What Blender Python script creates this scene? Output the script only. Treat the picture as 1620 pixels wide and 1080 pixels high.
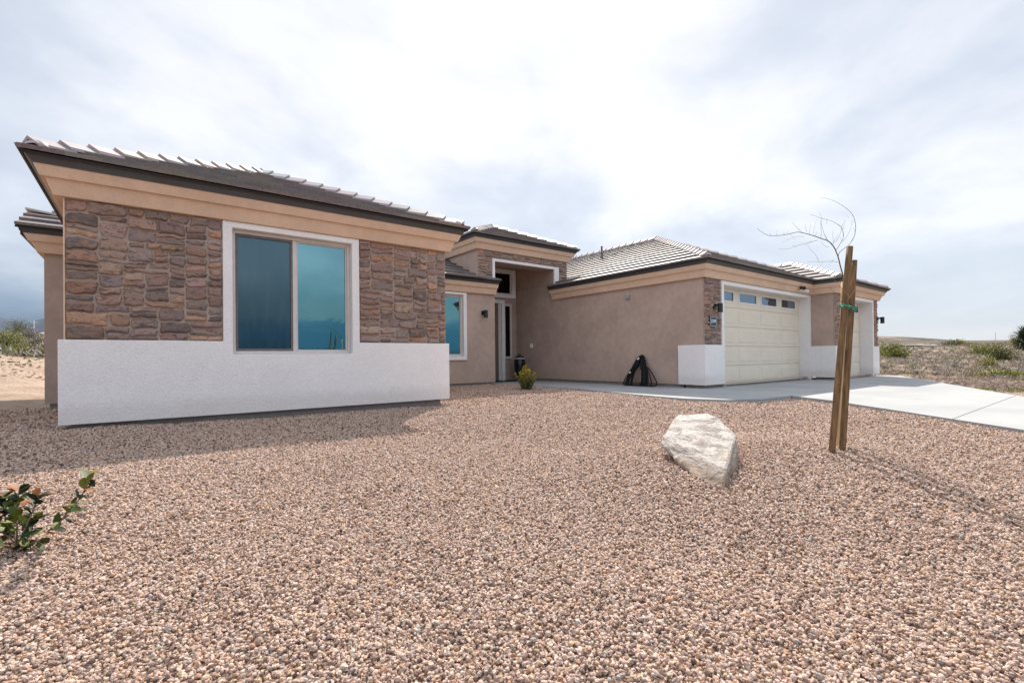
import bpy, bmesh, math, random
import numpy as np
from mathutils import Vector, Matrix, noise
from mathutils.geometry import tessellate_polygon
random.seed(7); rng = np.random.default_rng(7)
for o in list(bpy.data.objects): bpy.data.objects.remove(o)
SC = bpy.context.scene; COL = SC.collection
R_ = math.radians

# ---------------------------------------------------------------- camera
CZ = .805
a, p, r = R_(37.408), R_(.407), R_(-.641)
CF = Vector((math.sin(a)*math.cos(p), math.cos(a)*math.cos(p), math.sin(p)))
cR = Vector((math.cos(a), -math.sin(a), 0)); cU = cR.cross(CF)
CR = cR*math.cos(r)+cU*math.sin(r); CU = -cR*math.sin(r)+cU*math.cos(r)
cd = bpy.data.cameras.new('camera'); cam = bpy.data.objects.new('camera', cd); COL.objects.link(cam)
M = Matrix.Identity(4)
for i in range(3): M[i][0], M[i][1], M[i][2] = CR[i], CU[i], -CF[i]
M[2][3] = CZ
cam.matrix_world = M
cd.sensor_width = 36; cd.lens = 757.4/1620*36
cd.shift_x = (810-807.267)/1620; cd.shift_y = (560.683-540)/1620
cd.clip_start = .05; cd.clip_end = 9000
SC.camera = cam
SC.render.resolution_x = 1024; SC.render.resolution_y = 682

def ray(x, y): return CF + CR*((x-807.267)/757.4) - CU*((y-560.683)/757.4)   # construction aid: view direction of a photo point
def onz(x, y, z=0.):
    v = ray(x, y); return Vector((0, 0, CZ))+v*((z-CZ)/v.z)
def atd(x, y, d): return Vector((0, 0, CZ))+ray(x, y)*d

# ---------------------------------------------------------------- light
SUNV = Vector((2.03, 2.12, 3.13)).normalized()
sl = bpy.data.lights.new('sun', 'SUN'); sun = bpy.data.objects.new('sun', sl); COL.objects.link(sun)
sl.energy = 5.0; sl.angle = R_(.9); sl.color = (1, .93, .84)
sun.rotation_euler = SUNV.to_track_quat('Z', 'Y').to_euler(); sun.location = (0, 0, 30)
W = bpy.data.worlds.new('World'); SC.world = W; W.use_nodes = True

class NT:
    """small node-tree helper"""
    def __init__(s, nt): s.t = nt; s.n = nt.nodes; s.n.clear()
    def __call__(s, kind, _out=0, **kw):
        nd = s.n.new(kind)
        for k, v in kw.items():
            if k.startswith('i_'):
                key = k[2:]; sock = nd.inputs[int(key)] if key.isdigit() else nd.inputs[key.replace('_', ' ')]
                s.put(sock, v)
            else: setattr(nd, k, v)
        return nd
    def put(s, sock, v):
        if isinstance(v, bpy.types.NodeSocket): s.t.links.new(v, sock)
        elif isinstance(v, bpy.types.Node): s.t.links.new(v.outputs[0], sock)
        else:
            if sock.type == 'RGBA' and hasattr(v, '__len__') and len(v) == 3: v = (*v, 1)
            sock.default_value = v
    def math(s, op, a, b=0., c=None, clamp=False):
        nd = s.n.new('ShaderNodeMath'); nd.operation = op; nd.use_clamp = clamp
        s.put(nd.inputs[0], a); s.put(nd.inputs[1], b)
        if c is not None: s.put(nd.inputs[2], c)
        return nd.outputs[0]
    def rng(s, v, a, b, c=0., d=1., smooth=True):
        nd = s.n.new('ShaderNodeMapRange'); nd.interpolation_type = 'SMOOTHSTEP' if smooth else 'LINEAR'
        for i, x in enumerate((v, a, b, c, d)): s.put(nd.inputs[i], x)
        return nd.outputs[0]
    def mix(s, f, a, b, mode='MIX'):
        nd = s.n.new('ShaderNodeMix'); nd.data_type = 'RGBA'; nd.blend_type = mode
        s.put(nd.inputs[0], f); s.put(nd.inputs[6], a); s.put(nd.inputs[7], b)
        return nd.outputs[2]
    def ramp(s, v, stops, interp='LINEAR'):
        nd = s.n.new('ShaderNodeValToRGB'); s.put(nd.inputs[0], v); cr = nd.color_ramp; cr.interpolation = interp
        while len(cr.elements) < len(stops): cr.elements.new(.5)
        for e, (q, c) in zip(cr.elements, stops): e.position = q; e.color = (*c, 1)
        return nd.outputs[0]
    def noise(s, vec, scale, detail=4, rough=.5, dist=0., out=0):
        nd = s.n.new('ShaderNodeTexNoise'); s.put(nd.inputs['Vector'], vec)
        nd.inputs['Scale'].default_value = scale; nd.inputs['Detail'].default_value = detail
        nd.inputs['Roughness'].default_value = rough; nd.inputs['Distortion'].default_value = dist
        return nd.outputs[out]

n = NT(W.node_tree)
tc = n('ShaderNodeTexCoord').outputs['Generated']
sx = n('ShaderNodeSeparateXYZ', i_0=tc)
X, Y, Z = sx.outputs
sky = n('ShaderNodeTexSky', sky_type='NISHITA', sun_disc=False, sun_elevation=math.asin(SUNV.z), sun_rotation=math.atan2(SUNV.x, SUNV.y))
zz = n.math('MAXIMUM', n.math('ADD', Z, .34), .05)
cv = n('ShaderNodeCombineXYZ', i_0=n.math('DIVIDE', X, zz), i_1=n.math('DIVIDE', Y, zz), i_2=0.)
n1 = n.noise(cv, .95, 7, .52, .5); n2 = n.noise(cv, 3.0, 7, .55, .3)
cl = n.math('ADD', n.math('MULTIPLY', n1, .75), n.math('MULTIPLY', n2, .25))
dt = n('ShaderNodeVectorMath', operation='DOT_PRODUCT', i_0=tc); dt.inputs[1].default_value = SUNV
glow = n.rng(dt.outputs['Value'], .45, .97, 0., 1.)
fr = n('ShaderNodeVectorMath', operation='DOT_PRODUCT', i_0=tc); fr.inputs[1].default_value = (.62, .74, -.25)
cl = n.math('ADD', cl, n.math('MULTIPLY', glow, .17))
cc = n.ramp(cl, [(.385, (3.0, 3.45, 4.25)), (.485, (4.0, 4.4, 5.15)), (.57, (4.9, 5.25, 5.85)), (.67, (6.8, 6.85, 7.0))])
# out-of-view cloud behind and overhead brightened as added fill on the shaded walls
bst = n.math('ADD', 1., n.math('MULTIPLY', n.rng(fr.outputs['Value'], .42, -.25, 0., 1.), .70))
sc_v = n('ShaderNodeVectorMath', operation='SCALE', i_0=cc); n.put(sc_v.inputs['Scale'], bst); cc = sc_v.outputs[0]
# a low storm bank on the left and behind the viewer
horiz = n.math('SQRT', n.math('ADD', n.math('MULTIPLY', X, X), n.math('MULTIPLY', Y, Y)))
el = n.math('ARCTAN2', Z, horiz)
az = n.math('ARCTAN2', X, Y)
aside = n.math('SUBTRACT', 1., n.rng(n.math('ABSOLUTE', n.math('SUBTRACT', az, R_(62))), R_(25), R_(62), 1., 0.))
wob = n.math('MULTIPLY', n.math('SUBTRACT', n2, .5), .10)
bank = n.math('MULTIPLY', aside, n.rng(n.math('ADD', el, wob), .03, .22, 1., 0.))
cc = n.mix(n.math('MULTIPLY', bank, .93), cc, n.mix(n.rng(Y, .25, -.25), n.mix(n.rng(el, .0, .12), (.22, .58, 1.25), (1.0, 1.7, 2.8)), n.mix(n.rng(el, .072, .080), (.03, 1.6, 3.2), (2.3, 3.3, 3.7))))
pale = n.math('MULTIPLY', n.math('SUBTRACT', 1., aside), n.rng(el, .0, .30, 1., 0.))
cc = n.mix(n.math('MULTIPLY', pale, .6), cc, (5.1, 5.5, 6.1))
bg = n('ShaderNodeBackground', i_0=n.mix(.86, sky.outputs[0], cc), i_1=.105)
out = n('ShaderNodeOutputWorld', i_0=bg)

SC.render.engine = 'CYCLES'
SC.view_settings.view_transform = 'Standard'; SC.view_settings.look = 'None'
SC.view_settings.exposure = 0.55; SC.view_settings.gamma = 1.0

# ---------------------------------------------------------------- materials
def mat(name):
    m = bpy.data.materials.new(name); m.use_nodes = True; n = NT(m.node_tree)
    n.b = n('ShaderNodeBsdfPrincipled'); n.o = n('ShaderNodeOutputMaterial', i_0=n.b)
    n.g = n('ShaderNodeTexCoord').outputs['Object']; n.m = m
    return n
def bump(n, h, strength, dist, base=None):
    b = n('ShaderNodeBump'); b.inputs['Strength'].default_value = strength; b.inputs['Distance'].default_value = dist
    n.put(b.inputs['Height'], h)
    if base is not None: n.put(b.inputs['Normal'], base)
    n.put(n.b.inputs['Normal'], b.outputs[0]); return b.outputs[0]
def B(n, **kw):
    for k, v in kw.items(): n.put(n.b.inputs[k.replace('_', ' ')], v)

def stucco(name, c, var=.08, amp=.004, stain=.0):
    n = mat(name); n.g = n('ShaderNodeMapping', i_Vector=n.g, i_Rotation=(.6, .75, .4)).outputs[0]
    a_ = n.noise(n.g, 1.3, 5, .6); b_ = n.noise(n.g, 7, 4, .6); f = n.noise(n.g, 52, 3, .6)
    v = n.math('ADD', n.math('MULTIPLY', a_, .6), n.math('MULTIPLY', b_, .4))
    k0 = tuple(x*(1-var*1.6) for x in c); k1 = tuple(min(1, x*(1+var*1.2)) for x in c)
    col = n.mix(n.rng(v, .3, .7), k0, k1)
    col = n.mix(n.rng(f, .35, .75, 0, .35), col, tuple(x*.72 for x in c))
    hz = n('ShaderNodeSeparateXYZ', i_0=n('ShaderNodeNewGeometry').outputs['Position']).outputs[2]
    col = n.mix(n.math('MULTIPLY', n.rng(n.math('ADD', hz, n.math('MULTIPLY', b_, -.35)), .02, .22, .45, 0.), a_), col, (.40, .30, .22))
    vo = n('ShaderNodeTexVoronoi', i_Vector=n.g, i_Scale=62.)
    h = n.math('ADD', n.math('MULTIPLY', f, .6), n.math('MULTIPLY', n.noise(n.g, 30, 3, .6, 1.), 1.1))
    h = n.math('ADD', h, n.math('MULTIPLY', vo.outputs[0], .35))
    B(n, Base_Color=col, Roughness=.93, Specular_IOR_Level=.15); bump(n, h, .75, amp); return n.m
def plain(name, c, rough=.5, metal=0., var=.12, sc=12., bmp=.0, spec=.5):
    n = mat(name); v = n.noise(n.g, sc, 5, .6)
    B(n, Base_Color=n.mix(n.rng(v, .3, .7), tuple(x*(1-var) for x in c), tuple(min(1, x*(1+var)) for x in c)),
      Roughness=n.rng(v, .2, .8, rough*.85, min(1, rough*1.15)), Metallic=metal, Specular_IOR_Level=spec)
    if bmp: bump(n, n.noise(n.g, sc*6, 4, .6), .5, bmp)
    return n.m
def attr_mat(name, attr='tint', rough=.8, bmp=.004, sc=40., spec=.3, var=.3):
    n = mat(name); at = n('ShaderNodeAttribute', attribute_name=attr)
    v = n.noise(n.g, sc, 6, .65, .6); v2 = n.noise(n.g, sc*.22, 4, .6)
    col = n.mix(n.rng(v, .3, .72, 0, var*1.5), at.outputs['Color'], n.mix(1., at.outputs['Color'], (.48, .42, .38), 'MULTIPLY'))
    col = n.mix(n.rng(v2, .5, .75, 0, var), col, (.40, .32, .27))
    B(n, Base_Color=col, Roughness=rough, Specular_IOR_Level=spec)
    bump(n, n.math('ADD', v, n.math('MULTIPLY', v2, .5)), .8, bmp); return n.m

WALL = (.46, .345, .285); TRIM = (.84, .81, .79); CORN = (.70, .505, .37)
M_wall = stucco('tan_stucco', WALL, .10)
M_white = stucco('white_stucco', TRIM, .03, .009)
M_corn = stucco('peach_stucco', CORN, .07)
def stone_mat():
    n = mat('veneer_stone'); at = n('ShaderNodeAttribute', attribute_name='tint'); mp = n('ShaderNodeMapping', i_Vector=n.g); mp.inputs['Scale'].default_value = (1, 1, 2.2)
    a_ = n.noise(mp, 7, 6, .7, .8); b_ = n.noise(mp, 11, 5, .65, 1.2); f = n.noise(mp, 42, 5, .7)
    col = n.mix(n.rng(a_, .50, .66, 0, .75), at.outputs['Color'], (.40, .225, .13)); col = n.mix(n.rng(b_, .50, .66, 0, .8), col, (.085, .068, .066))
    col = n.mix(n.rng(f, .55, .72, 0, .45), col, (.46, .36, .29)); col = n.mix(n.rng(f, .28, .44, .5, 0), col, (.07, .055, .05))
    B(n, Base_Color=col, Roughness=.82, Specular_IOR_Level=.3); bump(n, n.math('ADD', f, n.math('MULTIPLY', b_, .8)), 1., .014); return n.m
M_stone = stone_mat()
M_mortar = plain('mortar', (.38, .30, .25), .95, sc=40, bmp=.004)
n = mat('tile'); at = n('ShaderNodeAttribute', attribute_name='tint'); v = n.noise(n.g, 30, 5, .7)
B(n, Base_Color=n.mix(n.rng(v, .3, .75, 0, .5), at.outputs['Color'], (.30, .26, .25)), Roughness=n.rng(v, .2, .8, .42, .58), Specular_IOR_Level=.6)
bump(n, n.noise(n.g, 60, 4, .6), .5, .002); M_tile = n.m
n = mat('cap_tile'); at = n('ShaderNodeAttribute', attribute_name='tint'); v = n.noise(n.g, 30, 5, .7)
B(n, Base_Color=n.mix(n.rng(v, .3, .75, 0, .4), at.outputs['Color'], (.30, .26, .25)), Roughness=.5, Specular_IOR_Level=.6)
bump(n, n.noise(n.g, 60, 4, .6), .3, .001); M_cap = n.m
M_under = plain('roof_underlay', (.03, .028, .028), .9)
M_gutter = plain('dark_gutter', (.055, .060, .068), .42, 0, .1, 6, spec=.6)
M_soffit = plain('soffit', (.42, .31, .25), .9)
M_frame = plain('vinyl_frame', (.60, .555, .52), .4, 0, .05)
M_screenframe = plain('screen_frame', (.13, .12, .12), .5)
def glass(name, tint, body, rough=.015, refl=.75, wave=.0015, stripes=False):
    n = mat(name); n.n.remove(n.b)
    v = n.noise(n.g, 1.1, 3, .5, 1.5)
    bp = n('ShaderNodeBump', i_Height=v); bp.inputs['Strength'].default_value = .35; bp.inputs['Distance'].default_value = wave*10
    gl = n('ShaderNodeBsdfGlossy', i_Color=tint, i_Roughness=rough, i_Normal=bp.outputs[0])
    bc = body
    if stripes:
        mp = n('ShaderNodeMapping', i_Vector=n.g); mp.inputs['Scale'].default_value = (15, 1, 2.5)
        st = n.rng(n.noise(mp, 1., 4, .6, .3), .42, .68)
        bc = n.mix(st, body, (.05, .068, .088))
    df = n('ShaderNodeBsdfDiffuse', i_Color=bc)
    mx = n('ShaderNodeMixShader', i_0=refl, i_1=df.outputs[0], i_2=gl.outputs[0]); n.put(n.o.inputs[0], mx.outputs[0]); return n.m
M_glass = glass('tinted_glass', (.18, .35, .37), (.01, .03, .035), refl=.85, wave=.0003)
M_screen = glass('screened_glass', (.085, .135, .155), (.016, .030, .042), rough=.07, refl=.75, stripes=True, wave=.0003)
M_doorglass = glass('garage_glass', (.30, .36, .44), (.02, .025, .03), refl=.8)
M_darkglass = glass('dark_glass', (.05, .055, .055), (.004, .004, .004), refl=.6)
M_garage = plain('cream_door_paint', (.73, .66, .535), .55, 0, .03, 3, bmp=.0006)
M_black = plain('black_metal', (.012, .012, .014), .45)
M_bplastic = plain('black_rubber', (.004, .004, .0045), .5, spec=.25)
M_wplastic = plain('white_plastic', (.75, .75, .74), .45, 0, .03)
M_grey = plain('grey_metal', (.30, .32, .35), .5)
M_footing = plain('footing_concrete', (.27, .24, .22), .95, sc=9, bmp=.004)
def concrete():
    n = mat('concrete'); a_ = n.noise(n.g, .8, 5, .6); f = n.noise(n.g, 60, 4, .7); mp = n('ShaderNodeMapping', i_Vector=n.g)
    mp.inputs['Scale'].default_value = (2, 55, 1); br = n.noise(mp, 1., 5, .6)
    c = n.mix(n.rng(a_, .3, .7), (.30, .307, .305), (.365, .363, .355)); c = n.mix(n.rng(n.noise(n.g, 2.6, 6, .65), .55, .8, 0, .35), c, (.34, .345, .35))
    B(n, Base_Color=c, Roughness=.85, Specular_IOR_Level=.25)
    bump(n, n.math('ADD', n.math('MULTIPLY', f, .5), br), .35, .002); return n.m
M_conc = concrete()
def gravel_mat(name, gain, inst):
    n = mat(name)
    stops = [(.0, (.10, .06, .045)), (.08, (.22, .14, .105)), (.22, (.46, .32, .25)), (.44, (.57, .41, .33)), (.62, (.63, .475, .395)), (.76, (.55, .38, .24)),
             (.82, (.38, .34, .31)), (.87, (.44, .25, .15)), (.93, (.62, .50, .40))]
    stops = [(q, tuple(x*gain for x in c)) for q, c in stops]
    if inst:
        oi = n('ShaderNodeObjectInfo').outputs['Random']
        v = n.noise(n.g, 1.6, 4, .65)
        col = n.mix(n.rng(v, .35, .7, 0, .45), n.ramp(oi, stops, 'CONSTANT'), (.34*gain, .24*gain, .18*gain))
        B(n, Base_Color=col, Roughness=.8, Specular_IOR_Level=.3); bump(n, v, .5, .25)
    else:
        vo = n('ShaderNodeTexVoronoi', i_Vector=n.g, i_Scale=70.); s_ = n('ShaderNodeSeparateColor', i_0=vo.outputs['Color'])
        col = n.ramp(s_.outputs[0], stops, 'CONSTANT')
        col = n.mix(n.rng(vo.outputs['Distance'], .25, .75, 0, .8), col, (.085, .055, .04))
        B(n, Base_Color=col, Roughness=.9, Specular_IOR_Level=.2); bump(n, n.math('MULTIPLY', vo.outputs['Distance'], -1.), 1., .012)
    return n.m
M_peb = gravel_mat('pebble', 1.25, True); M_gravel = gravel_mat('gravel_ground', 1., False)
def desert():
    n = mat('desert_soil'); a_ = n.noise(n.g, .05, 6, .65); b_ = n.noise(n.g, .9, 7, .7); c_ = n.noise(n.g, 14, 5, .7)
    s = n('ShaderNodeSeparateXYZ', i_0=n.g)
    sand = n.mix(n.rng(b_, .3, .7), (.33, .235, .165), (.50, .395, .305))
    sand = n.mix(n.rng(c_, .50, .72, 0, .8), sand, (.25, .15, .09))
    sand = n.mix(n.rng(n.noise(n.g, 40, 3, .6), .6, .72), sand, (.66, .56, .47))
    dirt = n.mix(n.rng(b_, .35, .65), (.25, .185, .14), (.37, .28, .22))
    dirt = n.mix(n.rng(c_, .5, .75), dirt, (.19, .15, .11))
    far = n.mix(n.rng(a_, .35, .65), (.12, .10, .08), (.23, .185, .15)); far = n.mix(n.rng(n.noise(n.g, .085, 8, .8), .46, .60), far, (.05, .052, .04))
    f1 = n.rng(s.outputs[0], 2., 8.); c = n.mix(f1, sand, dirt)
    dd = n('ShaderNodeVectorMath', operation='LENGTH', i_0=n.g)
    c = n.mix(n.rng(dd.outputs['Value'], 45., 110.), c, far)
    B(n, Base_Color=c, Roughness=.95, Specular_IOR_Level=.1); bump(n, n.math('ADD', b_, n.math('MULTIPLY', c_, .5)), 1., .16); return n.m
M_desert = desert()
M_road = plain('old_asphalt', (.30, .295, .29), .9, 0, .1, 1.2)
M_hills = plain('distant_rock', (.035, .055, .085), .95, 0, .35, .004)  # storm shade and distant blue are put into this rock colour
M_leaf = attr_mat('leaf', rough=.55, bmp=.001, sc=60, spec=.22, var=.04)
M_twig = attr_mat('twig', rough=.85, bmp=.002, sc=80, var=.2)
def wood(name, c0, c1):
    n = mat(name); mp = n('ShaderNodeMapping', i_Vector=n.g); mp.inputs['Scale'].default_value = (30, 30, 2.2)
    v = n.noise(mp, 1.5, 6, .65, .6); w_ = n.noise(n.g, 3, 4, .6)
    c = n.mix(n.rng(v, .3, .7), c0, c1); c = n.mix(n.rng(w_, .45, .7, 0, .5), c, tuple(x*.45 for x in c0))
    B(n, Base_Color=c, Roughness=.7, Specular_IOR_Level=.35); bump(n, v, 1., .008); return n.m
M_stake = wood('treated_wood', (.075, .043, .018), (.25, .15, .065)); M_stake2 = wood('sunlit_wood', (.42, .27, .14), (.62, .45, .27))  # second wood has the rear stake's sunlit tan put into its colour
M_green = plain('green_tape', (.01, .30, .19), .4, 0, .2, 30)
def rockmat():
    n = mat('boulder_stone'); mp = n('ShaderNodeMapping', i_Vector=n.g); mp.inputs['Rotation'].default_value = (.2, .5, .5); mp.inputs['Scale'].default_value = (7, 7, 30)
    a_ = n.noise(mp, 1., 8, .75, .5); b_ = n.noise(n.g, 6, 5, .6); f = n.noise(n.g, 55, 6, .7)
    c = n.mix(n.rng(a_, .38, .58), (.31, .265, .235), (.66, .605, .545)); c = n.mix(n.rng(b_, .56, .7, 0, .55), c, (.52, .39, .27))
    c = n.mix(n.rng(f, .53, .68, 0, .6), c, (.25, .225, .22)); c = n.mix(n.rng(n.noise(mp, 2.3, 6, .7, 1.), .55, .68, 0, .5), c, (.33, .31, .31))
    h = n('ShaderNodeSeparateXYZ', i_0=n.g).outputs[2]; c = n.mix(n.rng(n.math('ADD', h, n.math('MULTIPLY', b_, -.16)), -.03, .07, .75, 0.), c, (.36, .25, .17))
    B(n, Base_Color=c, Roughness=.85, Specular_IOR_Level=.25); bump(n, n.math('ADD', a_, n.math('MULTIPLY', f, .6)), 1., .03); return n.m
M_rock = rockmat()

# ---------------------------------------------------------------- mesh building
ORG = {}
class MB:
    def __init__(s): s.v = []; s.f = []; s.c = []; s.cur = (1, 1, 1)
    def face(s, idx): s.f.append(tuple(idx)); s.c.append(s.cur)
    def add(s, pts, faces):
        k = len(s.v); s.v += [tuple(q) for q in pts]
        for f in faces: s.face([k+i for i in f])
    def box(s, x0, x1, y0, y1, z0, z1):
        s.add([(x0, y0, z0), (x1, y0, z0), (x1, y1, z0), (x0, y1, z0), (x0, y0, z1), (x1, y0, z1), (x1, y1, z1), (x0, y1, z1)],
              [(0, 3, 2, 1), (4, 5, 6, 7), (0, 1, 5, 4), (1, 2, 6, 5), (2, 3, 7, 6), (3, 0, 4, 7)])
    def poly_extrude(s, pts, off):
        """planar polygon extruded by vector off"""
        m = len(pts); off = Vector(off); q = [Vector(t) for t in pts]
        s.add(q+[t+off for t in q], [tuple(range(m))[::-1], tuple(range(m, 2*m))]+[(i, (i+1) % m, m+(i+1) % m, m+i) for i in range(m)])
    def plate(s, outline, holes, off, T=lambda x, z: (x, 0, z)):
        """polygon with holes in 2D (mapped by T), extruded by off"""
        loops = [outline]+holes; tri = tessellate_polygon([[Vector((x, z, 0)) for x, z in L] for L in loops])
        flat = [T(x, z) for L in loops for x, z in L]; m = len(flat); off = Vector(off)
        s.add([Vector(t) for t in flat]+[Vector(t)+off for t in flat], [tuple(t) for t in tri]+[tuple(i+m for i in t[::-1]) for t in tri])
        k = len(s.v)-2*m; b = 0
        for L in loops:
            for i in range(len(L)):
                j = (i+1) % len(L); s.face((k+b+i, k+b+j, k+m+b+j, k+m+b+i))
            b += len(L)
    def tube(s, pts, rad, seg=8, cap=True):
        pts = [Vector(q) for q in pts]; m = len(pts); rad = rad if hasattr(rad, '__len__') else [rad]*m
        k = len(s.v); u = None
        for i, q in enumerate(pts):
            t = (pts[min(i+1, m-1)]-pts[max(i-1, 0)]).normalized()
            if u is None: u = t.orthogonal().normalized()
            else:
                u = (u-t*u.dot(t)); u = u.normalized() if u.length > 1e-6 else t.orthogonal().normalized()
            w = t.cross(u)
            for j in range(seg):
                A = 2*math.pi*j/seg; s.v.append(tuple(q+(u*math.cos(A)+w*math.sin(A))*rad[i]))
        for i in range(m-1):
            for j in range(seg): s.face((k+i*seg+j, k+i*seg+(j+1) % seg, k+(i+1)*seg+(j+1) % seg, k+(i+1)*seg+j))
        if cap: s.face([k+j for j in range(seg)][::-1]); s.face([k+(m-1)*seg+j for j in range(seg)])
    def lathe(s, c, prof, seg=24):
        k = len(s.v); m = len(prof)
        for rr, z in prof:
            for j in range(seg): A = 2*math.pi*j/seg; s.v.append((c[0]+rr*math.cos(A), c[1]+rr*math.sin(A), c[2]+z))
        for i in range(m-1):
            for j in range(seg): s.face((k+i*seg+j, k+i*seg+(j+1) % seg, k+(i+1)*seg+(j+1) % seg, k+(i+1)*seg+j))
        s.face([k+j for j in range(seg)][::-1]); s.face([k+(m-1)*seg+j for j in range(seg)])
    def sweep(s, path, prof, closed_prof=True):
        """mitred sweep of (offset, z) profile along a plan path; outward = right-hand side"""
        P = [Vector((*q, 0)) for q in path]; m = len(P); N = []
        for i in range(m):
            ns = []
            for a_, b_ in ((i-1, i), (i, i+1)):
                if a_ >= 0 and b_ < m: d = (P[b_]-P[a_]).normalized(); ns.append(Vector((d.y, -d.x, 0)))
            N.append(ns[0] if len(ns) == 1 else (ns[0]+ns[1])/(1+ns[0].dot(ns[1])))
        k = len(s.v); q = len(prof)
        for i in range(m):
            for o_, z in prof: w = P[i]+N[i]*o_; s.v.append((w.x, w.y, z))
        for i in range(m-1):
            for j in range(q if closed_prof else q-1): s.face((k+i*q+j, k+(i+1)*q+j, k+(i+1)*q+(j+1) % q, k+i*q+(j+1) % q))
        if closed_prof: s.face([k+j for j in range(q)]); s.face([k+(m-1)*q+j for j in range(q)][::-1])
    def build(s, name, m, parent=None, org=None, smooth=False, bevel=0, normals=True):
        O = Vector(org) if org is not None else (ORG[parent.name] if parent else Vector((0, 0, 0)))
        me = bpy.data.meshes.new(name); me.from_pydata([(x-O[0], y-O[1], z-O[2]) for x, y, z in s.v], [], s.f)
        at = me.color_attributes.new('tint', 'FLOAT_COLOR', 'CORNER')
        cols = np.ones((len(me.loops), 4), np.float32); cf = np.array(s.c, np.float32) if s.c else np.ones((0, 3), np.float32)
        cnt = np.array([len(f) for f in s.f]); cols[:, :3] = np.repeat(cf, cnt, axis=0); at.data.foreach_set('color', cols.ravel())
        if normals:
            bm = bmesh.new(); bm.from_mesh(me); bmesh.ops.recalc_face_normals(bm, faces=bm.faces); bm.to_mesh(me); bm.free()
        if smooth: me.polygons.foreach_set('use_smooth', [True]*len(me.polygons))
        me.materials.append(m); o = bpy.data.objects.new(name, me); COL.objects.link(o)
        if parent: o.parent = parent
        else: o.location = O
        ORG[o.name] = O
        if bevel:
            b = o.modifiers.new('bevel', 'BEVEL'); b.width = bevel; b.segments = 2; b.limit_method = 'ANGLE'
        return o
def tag(o, label=None, cat=None, group=None, kind=None):
    for k, v in (('label', label), ('category', cat), ('group', group), ('kind', kind)):
        if v: o[k] = v
    return o
def thing(name, loc, label, cat, group=None):
    o = bpy.data.objects.new(name, None); COL.objects.link(o); o.location = loc; ORG[o.name] = Vector(loc); o.empty_display_size = .2
    return tag(o, label, cat, group)

# ================================================================ SETTING: ground
def sst(a_, b_, x): t = np.clip((x-a_)/(b_-a_), 0, 1); return t*t*(3-2*t)
def vnoise(X, Y, sc, seed=0.):
    return np.array([noise.noise(Vector((x*sc+seed, y*sc-seed, seed))) for x, y in zip(X.ravel(), Y.ravel())]).reshape(X.shape)
def terrain_z(X, Y):
    Rr = np.hypot(X, Y); az = np.degrees(np.arctan2(X, Y))
    zl = np.interp(Rr, [0, 15.5, 18, 24, 32, 60, 100, 300, 1000, 6000], [-.03, -.01, .16, .75, 1.15, 3.0, 5.0, 9, 14, 14])
    zr = np.interp(Rr, [0, 23, 34, 46, 55, 60, 100, 200, 400, 1000, 6000], [-.12, -.10, .35, .78, 1.28, 1.4, 2.2, 5.5, 12, 15, 15])*(1.0-.14*sst(120, 300, Rr)-.30*sst(76, 82, az)*sst(90, 260, Rr)+.35*sst(81.5, 86, az)*sst(500, 900, Rr))
    wr = sst(20, 55, az)*(1-sst(120, 165, az)); z = zl*(1-wr)+zr*wr
    back = sst(100, 150, np.abs(az)); z = z*(1-back)+(-.12+.3*sst(40, 200, Rr))*back
    yard = sst(-3.0, -1.2, X)*(1-sst(24, 30, Rr)); z = z*(1-yard)+np.minimum(z, -.12)*yard
    yard2 = sst(8, 5, Y)*(1-sst(20, 26, Rr))*(1-sst(-3.0, -1.2, X)) if False else (1-sst(9, 11.5, Y))*(1-sst(14, 20, Rr))*(1-sst(-3.0, -1.2, X))
    z = z*(1-yard2)+(-.12)*yard2
    return z
def axis(lo, hi, step, far):
    c = list(np.arange(lo, hi, step)); s_ = step; q = hi
    while q < far: c.append(q); s_ *= 1.13; q += s_
    c.append(far); s_ = step; q = lo; L = []
    while q > -far: q -= s_; s_ *= 1.13; L.append(max(q, -far))
    return np.array(L[::-1]+c)
def sheet(name, xs, ys, zf, m):
    Xg_, Yg_ = np.meshgrid(xs, ys); Zg_ = zf(Xg_, Yg_); nx, ny = len(xs), len(ys)
    me = bpy.data.meshes.new(name); V = np.stack([Xg_, Yg_, Zg_], -1).reshape(-1, 3)
    i = np.arange(nx*ny).reshape(ny, nx); F = np.stack([i[:-1, :-1], i[:-1, 1:], i[1:, 1:], i[1:, :-1]], -1).reshape(-1, 4)
    me.from_pydata(V.tolist(), [], F.tolist()); me.polygons.foreach_set('use_smooth', [True]*len(me.polygons))
    me.materials.append(m); o = bpy.data.objects.new(name, me); COL.objects.link(o); o['kind'] = 'structure'; ORG[name] = Vector((0, 0, 0)); return o
def tz(X, Y):
    z = terrain_z(X, Y); Rr = np.hypot(X, Y)
    k = np.clip((Rr-12)/20, 0, 1)
    z = z+vnoise(X, Y, .45, 3)*.12*k+vnoise(X, Y, 1.7, 9)*.05*k*(Rr < 80)+vnoise(X, Y, .02, 5)*np.clip((Rr-60)/200, 0, 1)*3.2
    return z
sheet('desert_ground', axis(-9, 34, .55, 6000), axis(-8, 34, .55, 6000), tz, M_desert)
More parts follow.
